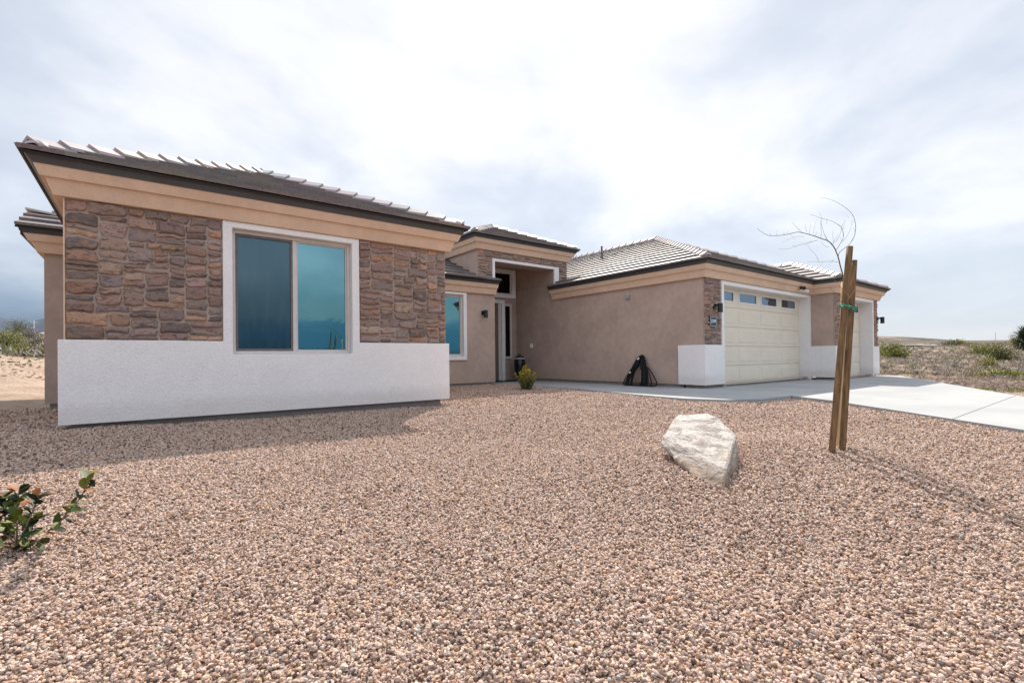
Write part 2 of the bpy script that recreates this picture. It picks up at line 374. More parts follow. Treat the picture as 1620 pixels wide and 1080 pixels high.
def gz1(x, y):
    z = -.045+.07*math.exp(-((x+.9)**2+(y-7.9)**2)/3.5)+.035*noise.noise(Vector((x*.35, y*.35, 2)))+.012*noise.noise(Vector((x*1.8, y*1.8, 5)))
    z += .10*math.exp(-((x-4.1)**2/1.3+(y-1.75)**2/.9))+.045*math.exp(-((x-2.9)**2+(y-2.1)**2)/.5)
    z -= .05*math.exp(-((x-2.2)**2+(y-1.1)**2)/.35)
    if y > 10.5: z = z+(.0-z)*min(1, (y-10.5)/1.2)*.8
    # keep below the concrete
    dw = wd(x, y)
    if dw < .5: z = min(z, -.03+max(0, dw)*.05) if dw < .15 else z
    return z
# concrete outline (plan)
WALK = [tuple(onz(x, y)[:2]) for x, y in [(789, 607), (814, 607.5), (854, 610.5), (882, 612.6), (910, 614.4), (965, 619.6), (1021, 625), (1080, 629.8), (1150, 632.3), (1205, 631), (1252, 625.5)]]
DR0 = [tuple(onz(x, y)[:2]) for x, y in [(1252, 625.5), (1313, 632.5), (1620, 679)]]
near_end = (DR0[2][0]-(DR0[1][0]-DR0[2][0])*1.2, DR0[2][1]-(DR0[1][1]-DR0[2][1])*1.2)
far_pts = [(22.3, 6.0), (22.0, 5.25), (12.71, 1.25)]
CONC = [(10.9, 14.3), (8.6, 14.3), (8.6, 11.9)]+WALK[1:]+DR0[1:]+[near_end, (8.2, -3.3), (9.6, -.1)]+far_pts[::-1][0:]+[(22.0, 6.0)]
CONC = [(10.9, 14.3), (8.6, 14.3), (8.6, 11.95)]+WALK[1:]+DR0[1:]+[near_end, (near_end[0]+3.2, near_end[1]-.4), (12.71, 1.25), (22.0, 5.25), (22.0, 6.5), (10.9, 6.5)]
def seg_d(x, y, A, B_):
    ax, ay = A; bx, by = B_; dx, dy = bx-ax, by-ay; t = max(0, min(1, ((x-ax)*dx+(y-ay)*dy)/(dx*dx+dy*dy+1e-9)))
    return math.hypot(x-ax-t*dx, y-ay-t*dy)
def inside(x, y, P):
    c = False; j = len(P)-1
    for i in range(len(P)):
        if (P[i][1] > y) != (P[j][1] > y) and x < (P[j][0]-P[i][0])*(y-P[i][1])/(P[j][1]-P[i][1])+P[i][0]: c = not c
        j = i
    return c
def wd(x, y):
    d = min(seg_d(x, y, CONC[i], CONC[(i+1) % len(CONC)]) for i in range(len(CONC)))
    return -d if inside(x, y, CONC) else d
xs = np.arange(-7, 14.01, .14); ys = np.arange(-4, 13.01, .14)
gxx, gyy = np.meshgrid(xs, ys); GZ = np.array([gz1(x, y) for x, y in zip(gxx.ravel(), gyy.ravel())]).reshape(gxx.shape)
def gz(x, y):
    i = min(max((x+7)/.14, 0), len(xs)-1.001); j = min(max((y+4)/.14, 0), len(ys)-1.001); i0, j0 = int(i), int(j); u, v = i-i0, j-j0
    return (GZ[j0, i0]*(1-u)+GZ[j0, i0+1]*u)*(1-v)+(GZ[j0+1, i0]*(1-u)+GZ[j0+1, i0+1]*u)*v
def gfun(X, Y):
    z = GZ.copy(); e = np.minimum(sst(-6.9, -5.5, X), 1)*1; z = z*e+(-.16)*(1-e)
    lf = sst(10.5, 12.6, Y)*(1-sst(-1.3, -.6, X)); return z*(1-lf)+(-.16)*lf
sheet('gravel_bed', xs, ys, gfun, M_gravel)

# pebbles: points with size and rotation, one instanced object
def in_view(x, y, mg=1.9):
    d = x*CF.x+y*CF.y; q = x*cR.x+y*cR.y
    return abs(q) < 1.12*max(d, 0)+mg and d > .3
P_, S_, N_ = [], [], []
rr = random.random
footprints = [(-.75, 4.36, 7.63, 18), (4.3, 8.57, 11.97, 18), (-1.4, -.7, 11.73, 14), (10.9, 30, 6.5, 20)]
cell = .25
for ix in range(int(-6.5/cell), int(12.5/cell)):
    for iy in range(int(-1.0/cell), int(12.6/cell)):
        x0, y0 = ix*cell, iy*cell; cx_, cy_ = x0+cell/2, y0+cell/2
        if not in_view(cx_, cy_): continue
        if any(A <= cx_-.2 and cx_+.2 <= B_ and C_ <= cy_-.2 and cy_+.2 <= D_ for A, B_, C_, D_ in footprints): continue
        dc = wd(cx_, cy_)
        if dc < -.2: continue
        d = math.hypot(cx_, cy_)
        if cx_ < -1.5 and cy_ > 12.0: continue
        dens, sz = (9000, 1.) if d < 3.0 else ((6200, 1.12) if d < 5.2 else ((3000, 1.4) if d < 8.2 else (1700, 1.8)))
        edge = 1.
        if cx_ < -1. and cy_ > 9: edge = max(0., 1-(cy_-9)/3.4)
        for k in range(int(dens*cell*cell*edge)):
            x = x0+rr()*cell; y = y0+rr()*cell
            if dc < .25 and wd(x, y) < .004: continue
            rad = (.0039+.0034*rr()**1.5+(.0025 if rr() < .03 else 0))*sz
            P_.append((x, y, gz(x, y)+rad*(.1+1.0*rr()))); S_.append(rad); N_.append((rr()*6.28, rr()*6.28, rr()*6.28))
me = bpy.data.meshes.new('gravel'); me.from_pydata(P_, [], [])
at = me.attributes.new('size', 'FLOAT_VECTOR', 'POINT')
sv = np.array(S_)[:, None]*rng.uniform(.72, 1.3, (len(S_), 3)); at.data.foreach_set('vector', sv.astype(np.float32).ravel())
at = me.attributes.new('turn', 'FLOAT_VECTOR', 'POINT'); at.data.foreach_set('vector', np.array(N_, np.float32).ravel())
at = me.attributes.new('pick', 'INT', 'POINT'); at.data.foreach_set('value', rng.integers(0, 6, len(S_)).astype(np.int32))
gro = bpy.data.objects.new('gravel', me); COL.objects.link(gro); tag(gro, 'pinkish tan crushed gravel spread over the whole front yard', 'gravel', kind='stuff')
print('pebbles', len(P_))
ng = bpy.data.node_groups.new('gravel_scatter', 'GeometryNodeTree')
ng.interface.new_socket('Geometry', in_out='INPUT', socket_type='NodeSocketGeometry'); ng.interface.new_socket('Geometry', in_out='OUTPUT', socket_type='NodeSocketGeometry')
g = NT(ng); gi = g('NodeGroupInput'); go_ = g('NodeGroupOutput'); jn = g('GeometryNodeJoinGeometry')
for k in range(6):
    ico = g('GeometryNodeMeshIcoSphere'); ico.inputs['Radius'].default_value = 1; ico.inputs['Subdivisions'].default_value = 2
    pos = g('GeometryNodeInputPosition'); add = g('ShaderNodeVectorMath', operation='ADD', i_0=pos.outputs[0]); add.inputs[1].default_value = (k*7.3, k*3.1, k*5.7)
    nz = g('ShaderNodeTexNoise', i_Vector=add.outputs[0]); nz.inputs['Scale'].default_value = .9; nz.inputs['Detail'].default_value = 1.5
    sb = g('ShaderNodeVectorMath', operation='SUBTRACT', i_0=nz.outputs['Color']); sb.inputs[1].default_value = (.5, .5, .5)
    ml = g('ShaderNodeVectorMath', operation='SCALE', i_0=sb.outputs[0]); ml.inputs['Scale'].default_value = 2.0
    sp = g('GeometryNodeSetPosition', i_Geometry=ico.outputs[0], i_Offset=ml.outputs[0])
    sm = g('GeometryNodeSetMaterial', i_Geometry=sp.outputs[0]); sm.inputs['Material'].default_value = M_peb
    ss = g('GeometryNodeSetShadeSmooth', i_Geometry=sm.outputs[0]); ss.inputs['Shade Smooth'].default_value = (k % 2 == 0)
    gt = g('GeometryNodeGeometryToInstance', i_0=ss.outputs[0]); ng.links.new(gt.outputs[0], jn.inputs[0])
def named(nm, dt): q = g('GeometryNodeInputNamedAttribute', data_type=dt); q.inputs['Name'].default_value = nm; return [o for o in q.outputs if o.enabled][0]
ip = g('GeometryNodeInstanceOnPoints', i_Points=gi.outputs[0], i_Instance=jn.outputs[0]); ip.inputs['Pick Instance'].default_value = True
g.put(ip.inputs['Instance Index'], named('pick', 'INT')); g.put(ip.inputs['Scale'], named('size', 'FLOAT_VECTOR'))
er = g('FunctionNodeEulerToRotation', i_0=named('turn', 'FLOAT_VECTOR')); g.put(ip.inputs['Rotation'], er.outputs[0])
g.put(go_.inputs[0], ip.outputs[0]); md = gro.modifiers.new('scatter', 'NODES'); md.node_group = ng

# concrete slabs
def clip(P, nx, ny, c):                      # keep nx*x+ny*y <= c
    out = []
    for i in range(len(P)):
        A, B_ = P[i], P[(i+1) % len(P)]; da = nx*A[0]+ny*A[1]-c; db = nx*B_[0]+ny*B_[1]-c
        if da <= 0: out.append(A)
        if (da < 0 < db) or (db < 0 < da): t = da/(da-db); out.append((A[0]+(B_[0]-A[0])*t, A[1]+(B_[1]-A[1])*t))
    return out
def tri_slabs(mb, P, cuts, z=0., th=.12):
    polys = [P]
    for nx, ny, c in cuts:
        nxt = []
        for q in polys:
            for s_ in (1, -1):
                w = clip(q, nx*s_, ny*s_, c*s_-.007)
                if len(w) >= 3: nxt.append(w)
        polys = nxt
    for q in polys:
        ar = abs(sum(q[i][0]*q[(i+1) % len(q)][1]-q[(i+1) % len(q)][0]*q[i][1] for i in range(len(q))))/2
        if ar > .02: mb.plate(q, [], (0, 0, -th), lambda x, y: (x, y, z))
wk = MB(); jx = WALK[-1]
walk_poly = [(10.9, 14.3), (8.6, 14.3), (8.6, 11.95)]+WALK[1:]+[(10.9, 4.75)]
tri_slabs(wk, walk_poly, [(0, 1, 11.9), (0, 1, 10.2), (0, 1, 8.6), (0, 1, 7.0)], 0.0)
tag(wk.build('walkway', M_conc, bevel=0), kind='structure')
dv = MB()
drive_poly = [(10.91, 4.76), (WALK[-1][0]+.01, WALK[-1][1]-.0)]+DR0[1:]+[near_end, (near_end[0]+3.2, near_end[1]-.4), (12.71, 1.25), (22.0, 5.25), (22.0, 5.9), (20.9, 6.12), (17.3, 6.12), (17.3, 6.75), (10.91, 6.75)]
tri_slabs(dv, drive_poly, [(0, 1, 1.38), (0, 1, 4.35), (1, 0, 14.4), (1, 0, 17.29), (0, 1, 5.75)], -.004)
tag(dv.build('driveway', M_conc), kind='structure')

# far road on the right, and hills
rd = MB(); nr_, nc_ = 5, 40
for j in range(nr_+1):
    for i in range(nc_+1):
        q = atd(1180+i*(1540-1180)/nc_, 560, 46.5+7.5*j/nr_+i*.10); rd.v.append((q.x, q.y, .14+float(tz(np.array([[q.x]]), np.array([[q.y]]))[0, 0])))
for j in range(nr_):
    for i in range(nc_): k = j*(nc_+1)+i; rd.face((k, k+1, k+nc_+2, k+nc_+1))
tag(rd.build('road', M_road, smooth=True), kind='structure')
hl = MB(); seg = 220; rows = [(3400, 0, 0), (3700, .35, 1), (4100, .8, 1), (4700, 1, 1), (5400, .4, 1)]
for ri, (rad, hf, _) in enumerate(rows):
    for i in range(seg+1):
        az_ = -math.pi+2*math.pi*i/seg; dg = math.degrees(az_)
        amp = 640 if -60 < dg < 8 else (150 if (dg < -60 or dg > 120) else (120 if dg > 80 else 25))
        if 8 <= dg < 30: amp = 640-(dg-8)/22*615
        e = .55+.45*noise.noise(Vector((az_*5, 3, 1)))+.3*noise.noise(Vector((az_*17, 8, ri*.7)))+.1*noise.noise(Vector((az_*60, 8, ri)))
        hl.v.append((rad*math.sin(az_), rad*math.cos(az_), -5+amp*hf*max(e, .12)))
for ri in range(len(rows)-1):
    for i in range(seg): k = ri*(seg+1)+i; hl.face((k, k+1, k+seg+2, k+seg+1))
tag(hl.build('hills', M_hills, smooth=True), kind='structure')

# ================================================================ HOUSE
zb, zt, zc, zm, zu, ze = .078, 1.078, 2.742, 2.918, 3.039, 3.134
pc, pm0, pm, pu, pe, TP = .081, .143, .182, .231, .318, .43
XB0, XB1, YB = -.745, 4.355, 7.634
XL, YL = -1.40, 11.727
XM, YM = 8.57, 11.97
XG, YG = 10.972, 6.476
X3, Y3, X4 = 17.26, 5.771, 21.36
XT0, XT1, YT, DZT = 7.908, 11.577, 11.90, 1.322
YBACK = 17.3
house = thing('house', (8, 9, 0), 'single storey tan stucco house with stone veneer, white base and low brown tile hip roof', 'house')

# walls: closed volumes, outer faces only where needed; T = panel thickness
wl = MB(); T_ = .2
def wall_x(y, x0, x1, z0, z1, holes=(), th=T_):      # wall facing -Y, front face at y
    wl.plate([(x0, z0), (x1, z0), (x1, z1), (x0, z1)], [list(h) for h in holes], (0, th, 0), lambda x, z: (x, y, z))
def rect(x0, x1, z0, z1): return [(x0, z0), (x1, z0), (x1, z1), (x0, z1)]
WX0, WX1, WZ0, WZ1 = .979, 2.641, .900, 2.654         # bay window opening
MX0, MX1, MZ0, MZ1 = 6.05, 7.425, .865, 2.66          # middle window opening
GX0, GX1, GZ1 = 11.862, 17.122, 2.630                 # garage door opening
HX0, HX1 = 18.02, 20.722                              # third bay opening
wall_x(YB+.012, XB0+.002, XB1-.002, zb, zc+.35, [rect(WX0-.02, WX1+.02, WZ0-.02, WZ1+.02)])
wl.box(XB0, XB0+T_, YB+.22, YBACK, zb, zc+.35); wl.box(XB1-T_, XB1, YB+.22, YM+.2, zb, zc+.35)
wl.box(XB0, XB0+T_, YB+.012, YB+.22, zb+.001, zc+.349) if False else None
wl.box(XL, XB0-.001, YL, 13.3, zb, zc+.35)
wall_x(YM, XB1+.001, XM, zb, zc+.35, [rect(MX0-.02, MX1+.02, MZ0-.02, MZ1+.02)])
wl.box(XM-T_, XM-.001, YM+T_+.001, 14.1, zb, 4.3)       # left side of the porch
wl.box(XG, XG+T_, YG+.15, 17.3, zb, zc+.35)       # garage side wall
wl.box(XG+.001, XG+T_-.001, YT+.06, 14.1, zc+.352, 4.3)     # porch right wall above
wall_x(YG+.012, XG+.001, X3, zb, zc+.35, [rect(GX0-.03, GX1+.03, zb+.01, GZ1+.03)], .14)
wl.box(X3, X3+T_, Y3+.152, YG+.01, zb, zc+.35)
wall_x(Y3+.012, X3+.001, X4-.001, zb, zc+.35, [rect(HX0-.03, HX1+.03, zb+.01, GZ1+.03)], .14)
wl.box(X4-T_, X4, Y3+.16, 17.3, zb, zc+.35)
wl.box(-.5, 21.1, 17.1, 17.3, zb, zc+.35)
# tower
wall_x(YT+.012, XT0+.001, XT1-.001, zc+.36, zc+DZT+.35, [[(XM-.055, zc+.36), (XG, zc+.36), (XG, 3.759), (XM-.055, 3.759)]] if False else [], .0) if False else None
wl.plate([(XT0+.001, 3.0), (XM-.055, 3.0), (XM-.055, 3.759), (XG+.0, 3.759), (XG+.0, 3.1), (XT1-.001, 3.1), (XT1-.001, zc+DZT+.35), (XT0+.001, zc+DZT+.35)], [], (0, .52, 0), lambda x, z: (x, YT+.012, z))
wl.box(XT0, XT0+T_, YT+.54, 17.2, 2.9, zc+DZT+.35); wl.box(XT1-T_, XT1, YT+.54, 17.2, 2.9, zc+DZT+.35)
wl.box(XM, XG-.001, 13.96, 14.1, zb-.07, 4.3)                   # porch back wall
wl.build('wall', M_wall, house)
cm = MB(); cm.box(XM-.15, XG+.05, YT+.54, 13.95, 4.02, 4.12); cm.build('porch_ceiling', M_soffit, house)

# footing
def foot(*q): ft = MB(); ft.box(*q); ft.build('footing', M_footing, house)
for x0, x1, y0, y1 in ((XB0+.05, XB1-.08, YB+.06, 12), (XL+.06, XB0, YL+.05, 13.2), (XB1-.1, XM-.05, YM+.05, 12.6), (XG+.05, X3+.1, YG+.05, 12), (X3+.05, X4-.05, Y3+.05, 9)):
    if x0 > 10: # leave the door thresholds clear
        a_, b_ = (GX0, GX1) if y0 > 6.2 else (HX0, HX1)
        foot(x0, a_-.02, y0, y0+.5, -.3, zb+.004); foot(b_+.02, x1, y0, y0+.5, -.3, zb+.003)
    else: foot(x0, x1, y0, y1, -.3, zb+.004)
foot(XG+.04, XG+.3, YG+.6, 14.0, -.3, zb+.005)

# white wainscot and window/door surrounds
PW = .051
def surround(name, outline, holes, y, th): 
    mb = MB(); mb.plate(outline, holes, (0, th, 0), lambda x, z: (x, y, z)); return mb.build(name, M_white, house, bevel=.008)
yb = YB-PW
surround('wainscot', [(XB0-PW, zb), (XB1+PW, zb), (XB1+PW, zt), (2.758, zt), (2.758, zc-.002), (.862, zc-.002), (.862, zt), (XB0-PW, zt)], [rect(WX0, WX1, WZ0, WZ1)], yb, .30)
g1, g2 = YG-PW, Y3-PW
surround('garage_surround', [(XG-PW, zb), (GX0-.002, zb), (GX0-.002, -.01+.012), (GX0, .002), (GX0, GZ1), (GX1, GZ1), (GX1, .002), (17.295, .002), (17.295, zc-.012), (11.745, zc-.012), (11.745, zt), (XG-PW, zt)], [], g1, .31)
for q in ((XG-PW, XG-.001, g1+.311, 7.172, zb, zt), (X3-PW, X3+.08, g2+.392, g1-.001, zb, zt)):
    sb_ = MB(); sb_.box(*q); sb_.build('side_wainscot', M_white, house, bevel=.006)
surround('garage_surround', [(X3-PW+.001, zb), (HX0-.002, zb), (HX0-.002, .002), (HX0, .002), (HX0, GZ1), (HX1, GZ1), (HX1, .002), (20.842, .002), (20.842, zb), (X4+PW, zb), (X4+PW, zt), (20.842, zt), (20.842, zc-.012), (17.90, zc-.012), (17.90, zt), (X3-PW+.001, zt)], [], g2, .39)
surround('portal_surround', [(8.428, 3.12), (8.515, 3.12), (8.515, 3.759), (XG-.001, 3.759), (XG-.001, 3.15), (11.178, 3.15), (11.178, 3.846), (8.428, 3.846)], [], YT-PW, .062)
surround('window_surround', rect(5.90, 7.536, .757, zc-.012), [rect(MX0, MX1, MZ0, MZ1)], YM-.045, .15)

# cornices, gutters
def cornice(name, path, dz=0.):
    mb = MB()
    mb.sweep(path, [(-.02, zc+dz), (pc, zc+dz), (pm0, zm+dz), (pm, zm+dz), (pu, zu+dz), (pu, zu+.03+dz), (-.02, zu+.03+dz)]); o = mb.build(name, M_corn, house, bevel=.006)
    g_ = MB(); g_.sweep(path, [(pu-.03, zu+.004+dz), (pu+.006, zu+dz-.004), (pu+.012, zu+dz+.012), (pe-.042, ze-.03+dz), (pe-.026, ze-.026+dz), (pe-.022, ze-.002+dz), (pe-.05, ze-.004+dz), (pu-.03, zu+.032+dz)])
    g_.build('gutter', M_gutter, house); return o
bay_path = [(XB0, 11.7), (XB0, YB), (XB1, YB), (XB1, YM)]
cornice('cornice', bay_path)
cornice('cornice', [(XL, 13.3), (XL, YL), (XB0-.001, YL)])
cornice('cornice', [(XB1+.001, YM), (XM, YM)])
gpath = [(XG, YT-.0), (XG, YG), (X3, YG), (X3, Y3), (X4, Y3), (X4, 15)]
cornice('cornice', gpath)
cornice('cornice', [(XT0, 17.2), (XT0, YT), (XT1, YT), (XT1, 17.2)], DZT)

# ---- tiled roof slopes
def clip3(P, nrm, c):
    out = []
    for i in range(len(P)):
        A, B_ = P[i], P[(i+1) % len(P)]; da = A.dot(nrm)-c; db = B_.dot(nrm)-c
        if da <= 0: out.append(A)
        if (da < 0 < db) or (db < 0 < da): out.append(A.lerp(B_, da/(da-db)))
    return out
TILEC = [(.145, .122, .118), (.17, .142, .132), (.13, .115, .114), (.185, .150, .136), (.155, .14, .142), (.115, .10, .098)]
EXPO, TW_, TH = .40, .335, .048
def slope(tb, ub, poly, ph=0.):
    """poly: 3D planar polygon, first edge = eave (left to right seen from outside)"""
    P = [Vector(q) for q in poly]; u = (P[1]-P[0]).normalized(); nn = None
    for q in P[2:]:
        w = (P[1]-P[0]).cross(q-P[0])
        if w.length > 1e-3: nn = w.normalized(); break
    if nn.z < 0: nn = -nn
    s_ = nn.cross(u); s_ = s_ if s_.z > 0 else -s_; O = P[0]
    L = [(Vector(((q-O).dot(u), (q-O).dot(s_), 0))) for q in P]
    ub.poly_extrude([q-nn*.004 for q in P], -nn*.03)
    u0, u1 = min(q.x for q in L), max(q.x for q in L); s1 = max(q.y for q in L); k = 0
    while k*EXPO-ph < s1:
        sa, sb = k*EXPO-ph-(.02 if k == 0 else 0), min((k+1)*EXPO-ph+.03, s1); off = random.random()*TW_*.1+(TW_/2 if k % 2 else 0); j = 0; x = u0-TW_+off
        while x < u1:
            c = [Vector((x+.001, sa, 0)), Vector((x+TW_-.001, sa, 0)), Vector((x+TW_-.001, sb, 0)), Vector((x+.001, sb, 0))]; x += TW_
            ii = range(len(L)); area = sum(L[i].x*L[(i+1) % len(L)].y-L[(i+1) % len(L)].x*L[i].y for i in ii); sg = 1 if area > 0 else -1
            for i in ii:
                A, B_ = L[i], L[(i+1) % len(L)]; e = (B_-A)
                if e.length < 1e-6: continue
                nr = Vector((e.y, -e.x, 0)).normalized()*sg
                if i == 0 and ph == 0: cc = A.dot(nr)+.03
                else: cc = A.dot(nr)
                c = clip3(c, nr, cc)
                if len(c) < 3: break
            if len(c) < 3: continue
            jz = random.uniform(-.001, .0015); tb.cur = tuple(v*random.uniform(.88, 1.12) for v in random.choice(TILEC))
            top, bot = [], []
            for q in c:
                f = (q.y-sa)/(EXPO+.03); h = .010+(TH+.004)*(1-f)+jz
                w = O+u*q.x+s_*q.y; top.append(w+nn*(h)); bot.append(w+nn*(h-TH if h-TH > .002 else .002))
            m = len(c); tb.add(bot+top, [tuple(range(m))[::-1], tuple(range(m, 2*m))]+[(i, (i+1) % m, m+(i+1) % m, m+i) for i in range(m)])
        k += 1
def caps(tb, A, B_, nrmL, nrmR, start=True, ho=0.):
    """hip or ridge cap tiles from A (low) to B"""
    A, B_ = Vector(A), Vector(B_); d = (B_-A); Ln = d.length; d.normalize(); up = (Vector(nrmL)+Vector(nrmR)).normalized(); side = d.cross(up).normalized()
    wl_ = (side+up*(-(side.dot(nrmR))/(up.dot(nrmR)) if abs(up.dot(nrmR)) > 1e-6 else 0)).normalized(); wr_ = (-side+up*((side.dot(nrmL))/(up.dot(nrmL)))).normalized()
    side_ = side; wl_ = (wl_-up*.36).normalized(); wr_ = (wr_-up*.36).normalized(); q = .12 if start else 0.
    while q < Ln-.1:
        l = min(.42, Ln-q+.02); tb.cur = tuple(v*random.uniform(2.5, 3.0) for v in random.choice(TILEC)); W_ = .135  # lightened tile tint puts the sun glare of the caps into their colour
        sec = []
        for t, h in ((q, .135+ho), (q+l, .088+ho)):
            c = A+d*t+up*h; o1 = []
            for pnt in ((wl_, 1.), (None, 0), (wr_, 1.)):
                o1.append(c+(pnt[0]*W_ if pnt[0] is not None else up*.010))
            sec.append([x for x in o1]+[x-up*.036 for x in o1[::-1]])
        tb.add(sec[0]+sec[1], [(0, 1, 2, 3, 4, 5)[::-1], (6, 7, 8, 9, 10, 11)]+[(i, (i+1) % 6, 6+(i+1) % 6, 6+i) for i in range(6)])
        q += .355
def filler(mm, A, B_):
    A, B_ = Vector(A), Vector(B_); d = (B_-A).normalized(); mm.tube([A+d*.30+Vector((0, 0, .01)), B_], .068, 6)
def nrm(p0, p1, p2):
    w = (Vector(p1)-Vector(p0)).cross(Vector(p2)-Vector(p0)).normalized(); return w if w.z > 0 else -w
def starter(mb, c):
    c = Vector(c); mb.cur = (.36, .34, .35); k = len(mb.v)
    for i in range(7):
        ph = i/6*math.pi/2
        for j in range(14):
            A = 2*math.pi*j/14; rr_ = .125*math.cos(ph)*(1+.08*math.sin(A*3)); mb.v.append((c.x+rr_*math.cos(A), c.y+rr_*math.sin(A), c.z+.075*math.sin(ph)))
    for i in range(6):
        for j in range(14): mb.face((k+i*14+j, k+i*14+(j+1) % 14, k+(i+1)*14+(j+1) % 14, k+(i+1)*14+j))
def hip_roof(x0, x1, y0, yend, dz=0., a_half=None, cut=None):
    z0 = ze+dz; h = a_half or (x1-x0)/2; xm = x0+h; apx = (xm, y0+h, z0+TP*h); apr = (x1-h, y0+h, z0+TP*h); rb = (xm, yend, z0+TP*h); rbr = (x1-h, yend, z0+TP*h)
    tb, ub, cp, st = MB(), MB(), MB(), MB()
    pf = [(x0, y0, z0), (x1, y0, z0), apr, apx] if abs(x1-h-xm) > .05 else [(x0, y0, z0), (x1, y0, z0), apx]
    pl = [(x0, yend, z0), (x0, y0, z0), apx, rb]; pr_ = [(x1, y0, z0), (x1, yend, z0), rbr, apr]
    if cut:
        zc_ = z0+TP*(XG-x0); sq = math.hypot(1, TP)*(XG+.004-x0)
        sl_ = [[(x0, cut, z0), (x0, y0, z0), apx, (xm, cut, apx[2])] if apx[1] < cut else None]
        for q in sl_: slope(tb, ub, q)
        slope(tb, ub, [(XG+.004, yend, z0+TP*(XG+.004-x0)), (XG+.004, cut+.003, z0+TP*(XG+.004-x0)), (xm, cut+.003, apx[2]), rb], sq)
        slope(tb, ub, pf); slope(tb, ub, pr_)
    else:
        for q in (pf, pl, pr_): slope(tb, ub, q)
    nf, nl, nr = nrm(*pf[:3]), nrm(*pl[:3]), nrm(*pr_[:3])
    caps(cp, pf[0], apx, nl, nf); caps(cp, pf[1], apr, nf, nr); caps(cp, apx, rb, nl, nr, False)
    for A, B_ in ((pf[0], apx), (pf[1], apr)):
        filler(st, A, B_); dd_ = (Vector(B_)-Vector(A)).normalized(); starter(st, Vector(A)+dd_*.20+Vector((0, 0, .030)))
    o = ub.build('roof', M_under, house); tb.build('roof_tiles', M_tile, o); cp.build('ridge_caps', M_cap, o); st.build('hip_mortar', M_tile, o, smooth=True)
    return o
hip_roof(XB0-pe, XB1+pe, YB-pe, 15.2)
hip_roof(XT0-pe, XT1+pe, YT-pe, 17.4, DZT)
rg = hip_roof(XG-pe, XG-pe+10.08, YG-pe, 18.4, cut=YT-.003)
hip_roof(X3-pe, X4+pe, Y3-pe, 12.5)
# left wing: small gable roof, its rake on the left; middle wing slope; back body
tb, ub, cp = MB(), MB(), MB(); x0, y0 = XL-pe, YL-pe; hr = 1.04
slope(tb, ub, [(x0, y0, ze), (XB0+.3, y0, ze), (XB0+.3, y0+hr, ze+TP*hr), (x0, y0+hr, ze+TP*hr)])
slope(tb, ub, [(XB0+.3, y0+2*hr, ze), (x0, y0+2*hr, ze), (x0, y0+hr, ze+TP*hr), (XB0+.3, y0+hr, ze+TP*hr)])
ub.box(x0+.03, XL+.3, y0+.25, y0+2*hr-.25, ze-.1, ze+.02); ub.plate([(y0+.1, ze-.05), (y0+2*hr-.1, ze-.05), (y0+hr, ze+TP*hr-.06)], [], (.1, 0, 0), lambda y, z: (x0+.03, y, z))
caps(cp, (x0, y0+hr, ze+TP*hr), (XB0+.3, y0+hr, ze+TP*hr), (0, -.39, .92), (0, .39, .92), False, -.06)
o = ub.build('roof', M_under, house); tb.build('roof_tiles', M_tile, o); cp.build('ridge_caps', M_cap, o)
tb, ub, cp = MB(), MB(), MB(); y0 = YM-pe; hr = 2.9
slope(tb, ub, [(XB1+.0, y0, ze), (XM+.02, y0, ze), (XM+.02, YT-.003, ze+TP*(YT-.003-y0)), (XB1, YT-.003, ze+TP*(YT-.003-y0))])
slope(tb, ub, [(2.0, y0, ze), (XT0-.003, y0, ze), (XT0-.003, y0+hr, ze+TP*hr), (2.0, y0+hr, ze+TP*hr)])
slope(tb, ub, [(20.0, 17.6, ze), (XB0-.3, 17.6, ze), (2.0, y0+hr, ze+TP*hr), (16.0, y0+hr, ze+TP*hr)])
slope(tb, ub, [(XB0-.3, 17.6, ze), (XB0-.3, y0, ze), (2.0, y0+hr, ze+TP*hr)])
o = ub.build('roof', M_under, house); tb.build('roof_tiles', M_tile, o)
vp = MB(); q = Vector((13.9, 12.35, ze+TP*(13.9-XG+pe))); vp.tube([q-Vector((0, 0, .1)), q+Vector((0, 0, .50))], .035, 12); vp.tube([q, q+Vector((0, 0, .10))], [.09, .045], 12); vp.build('vent_pipe', M_gutter, rg, smooth=False)

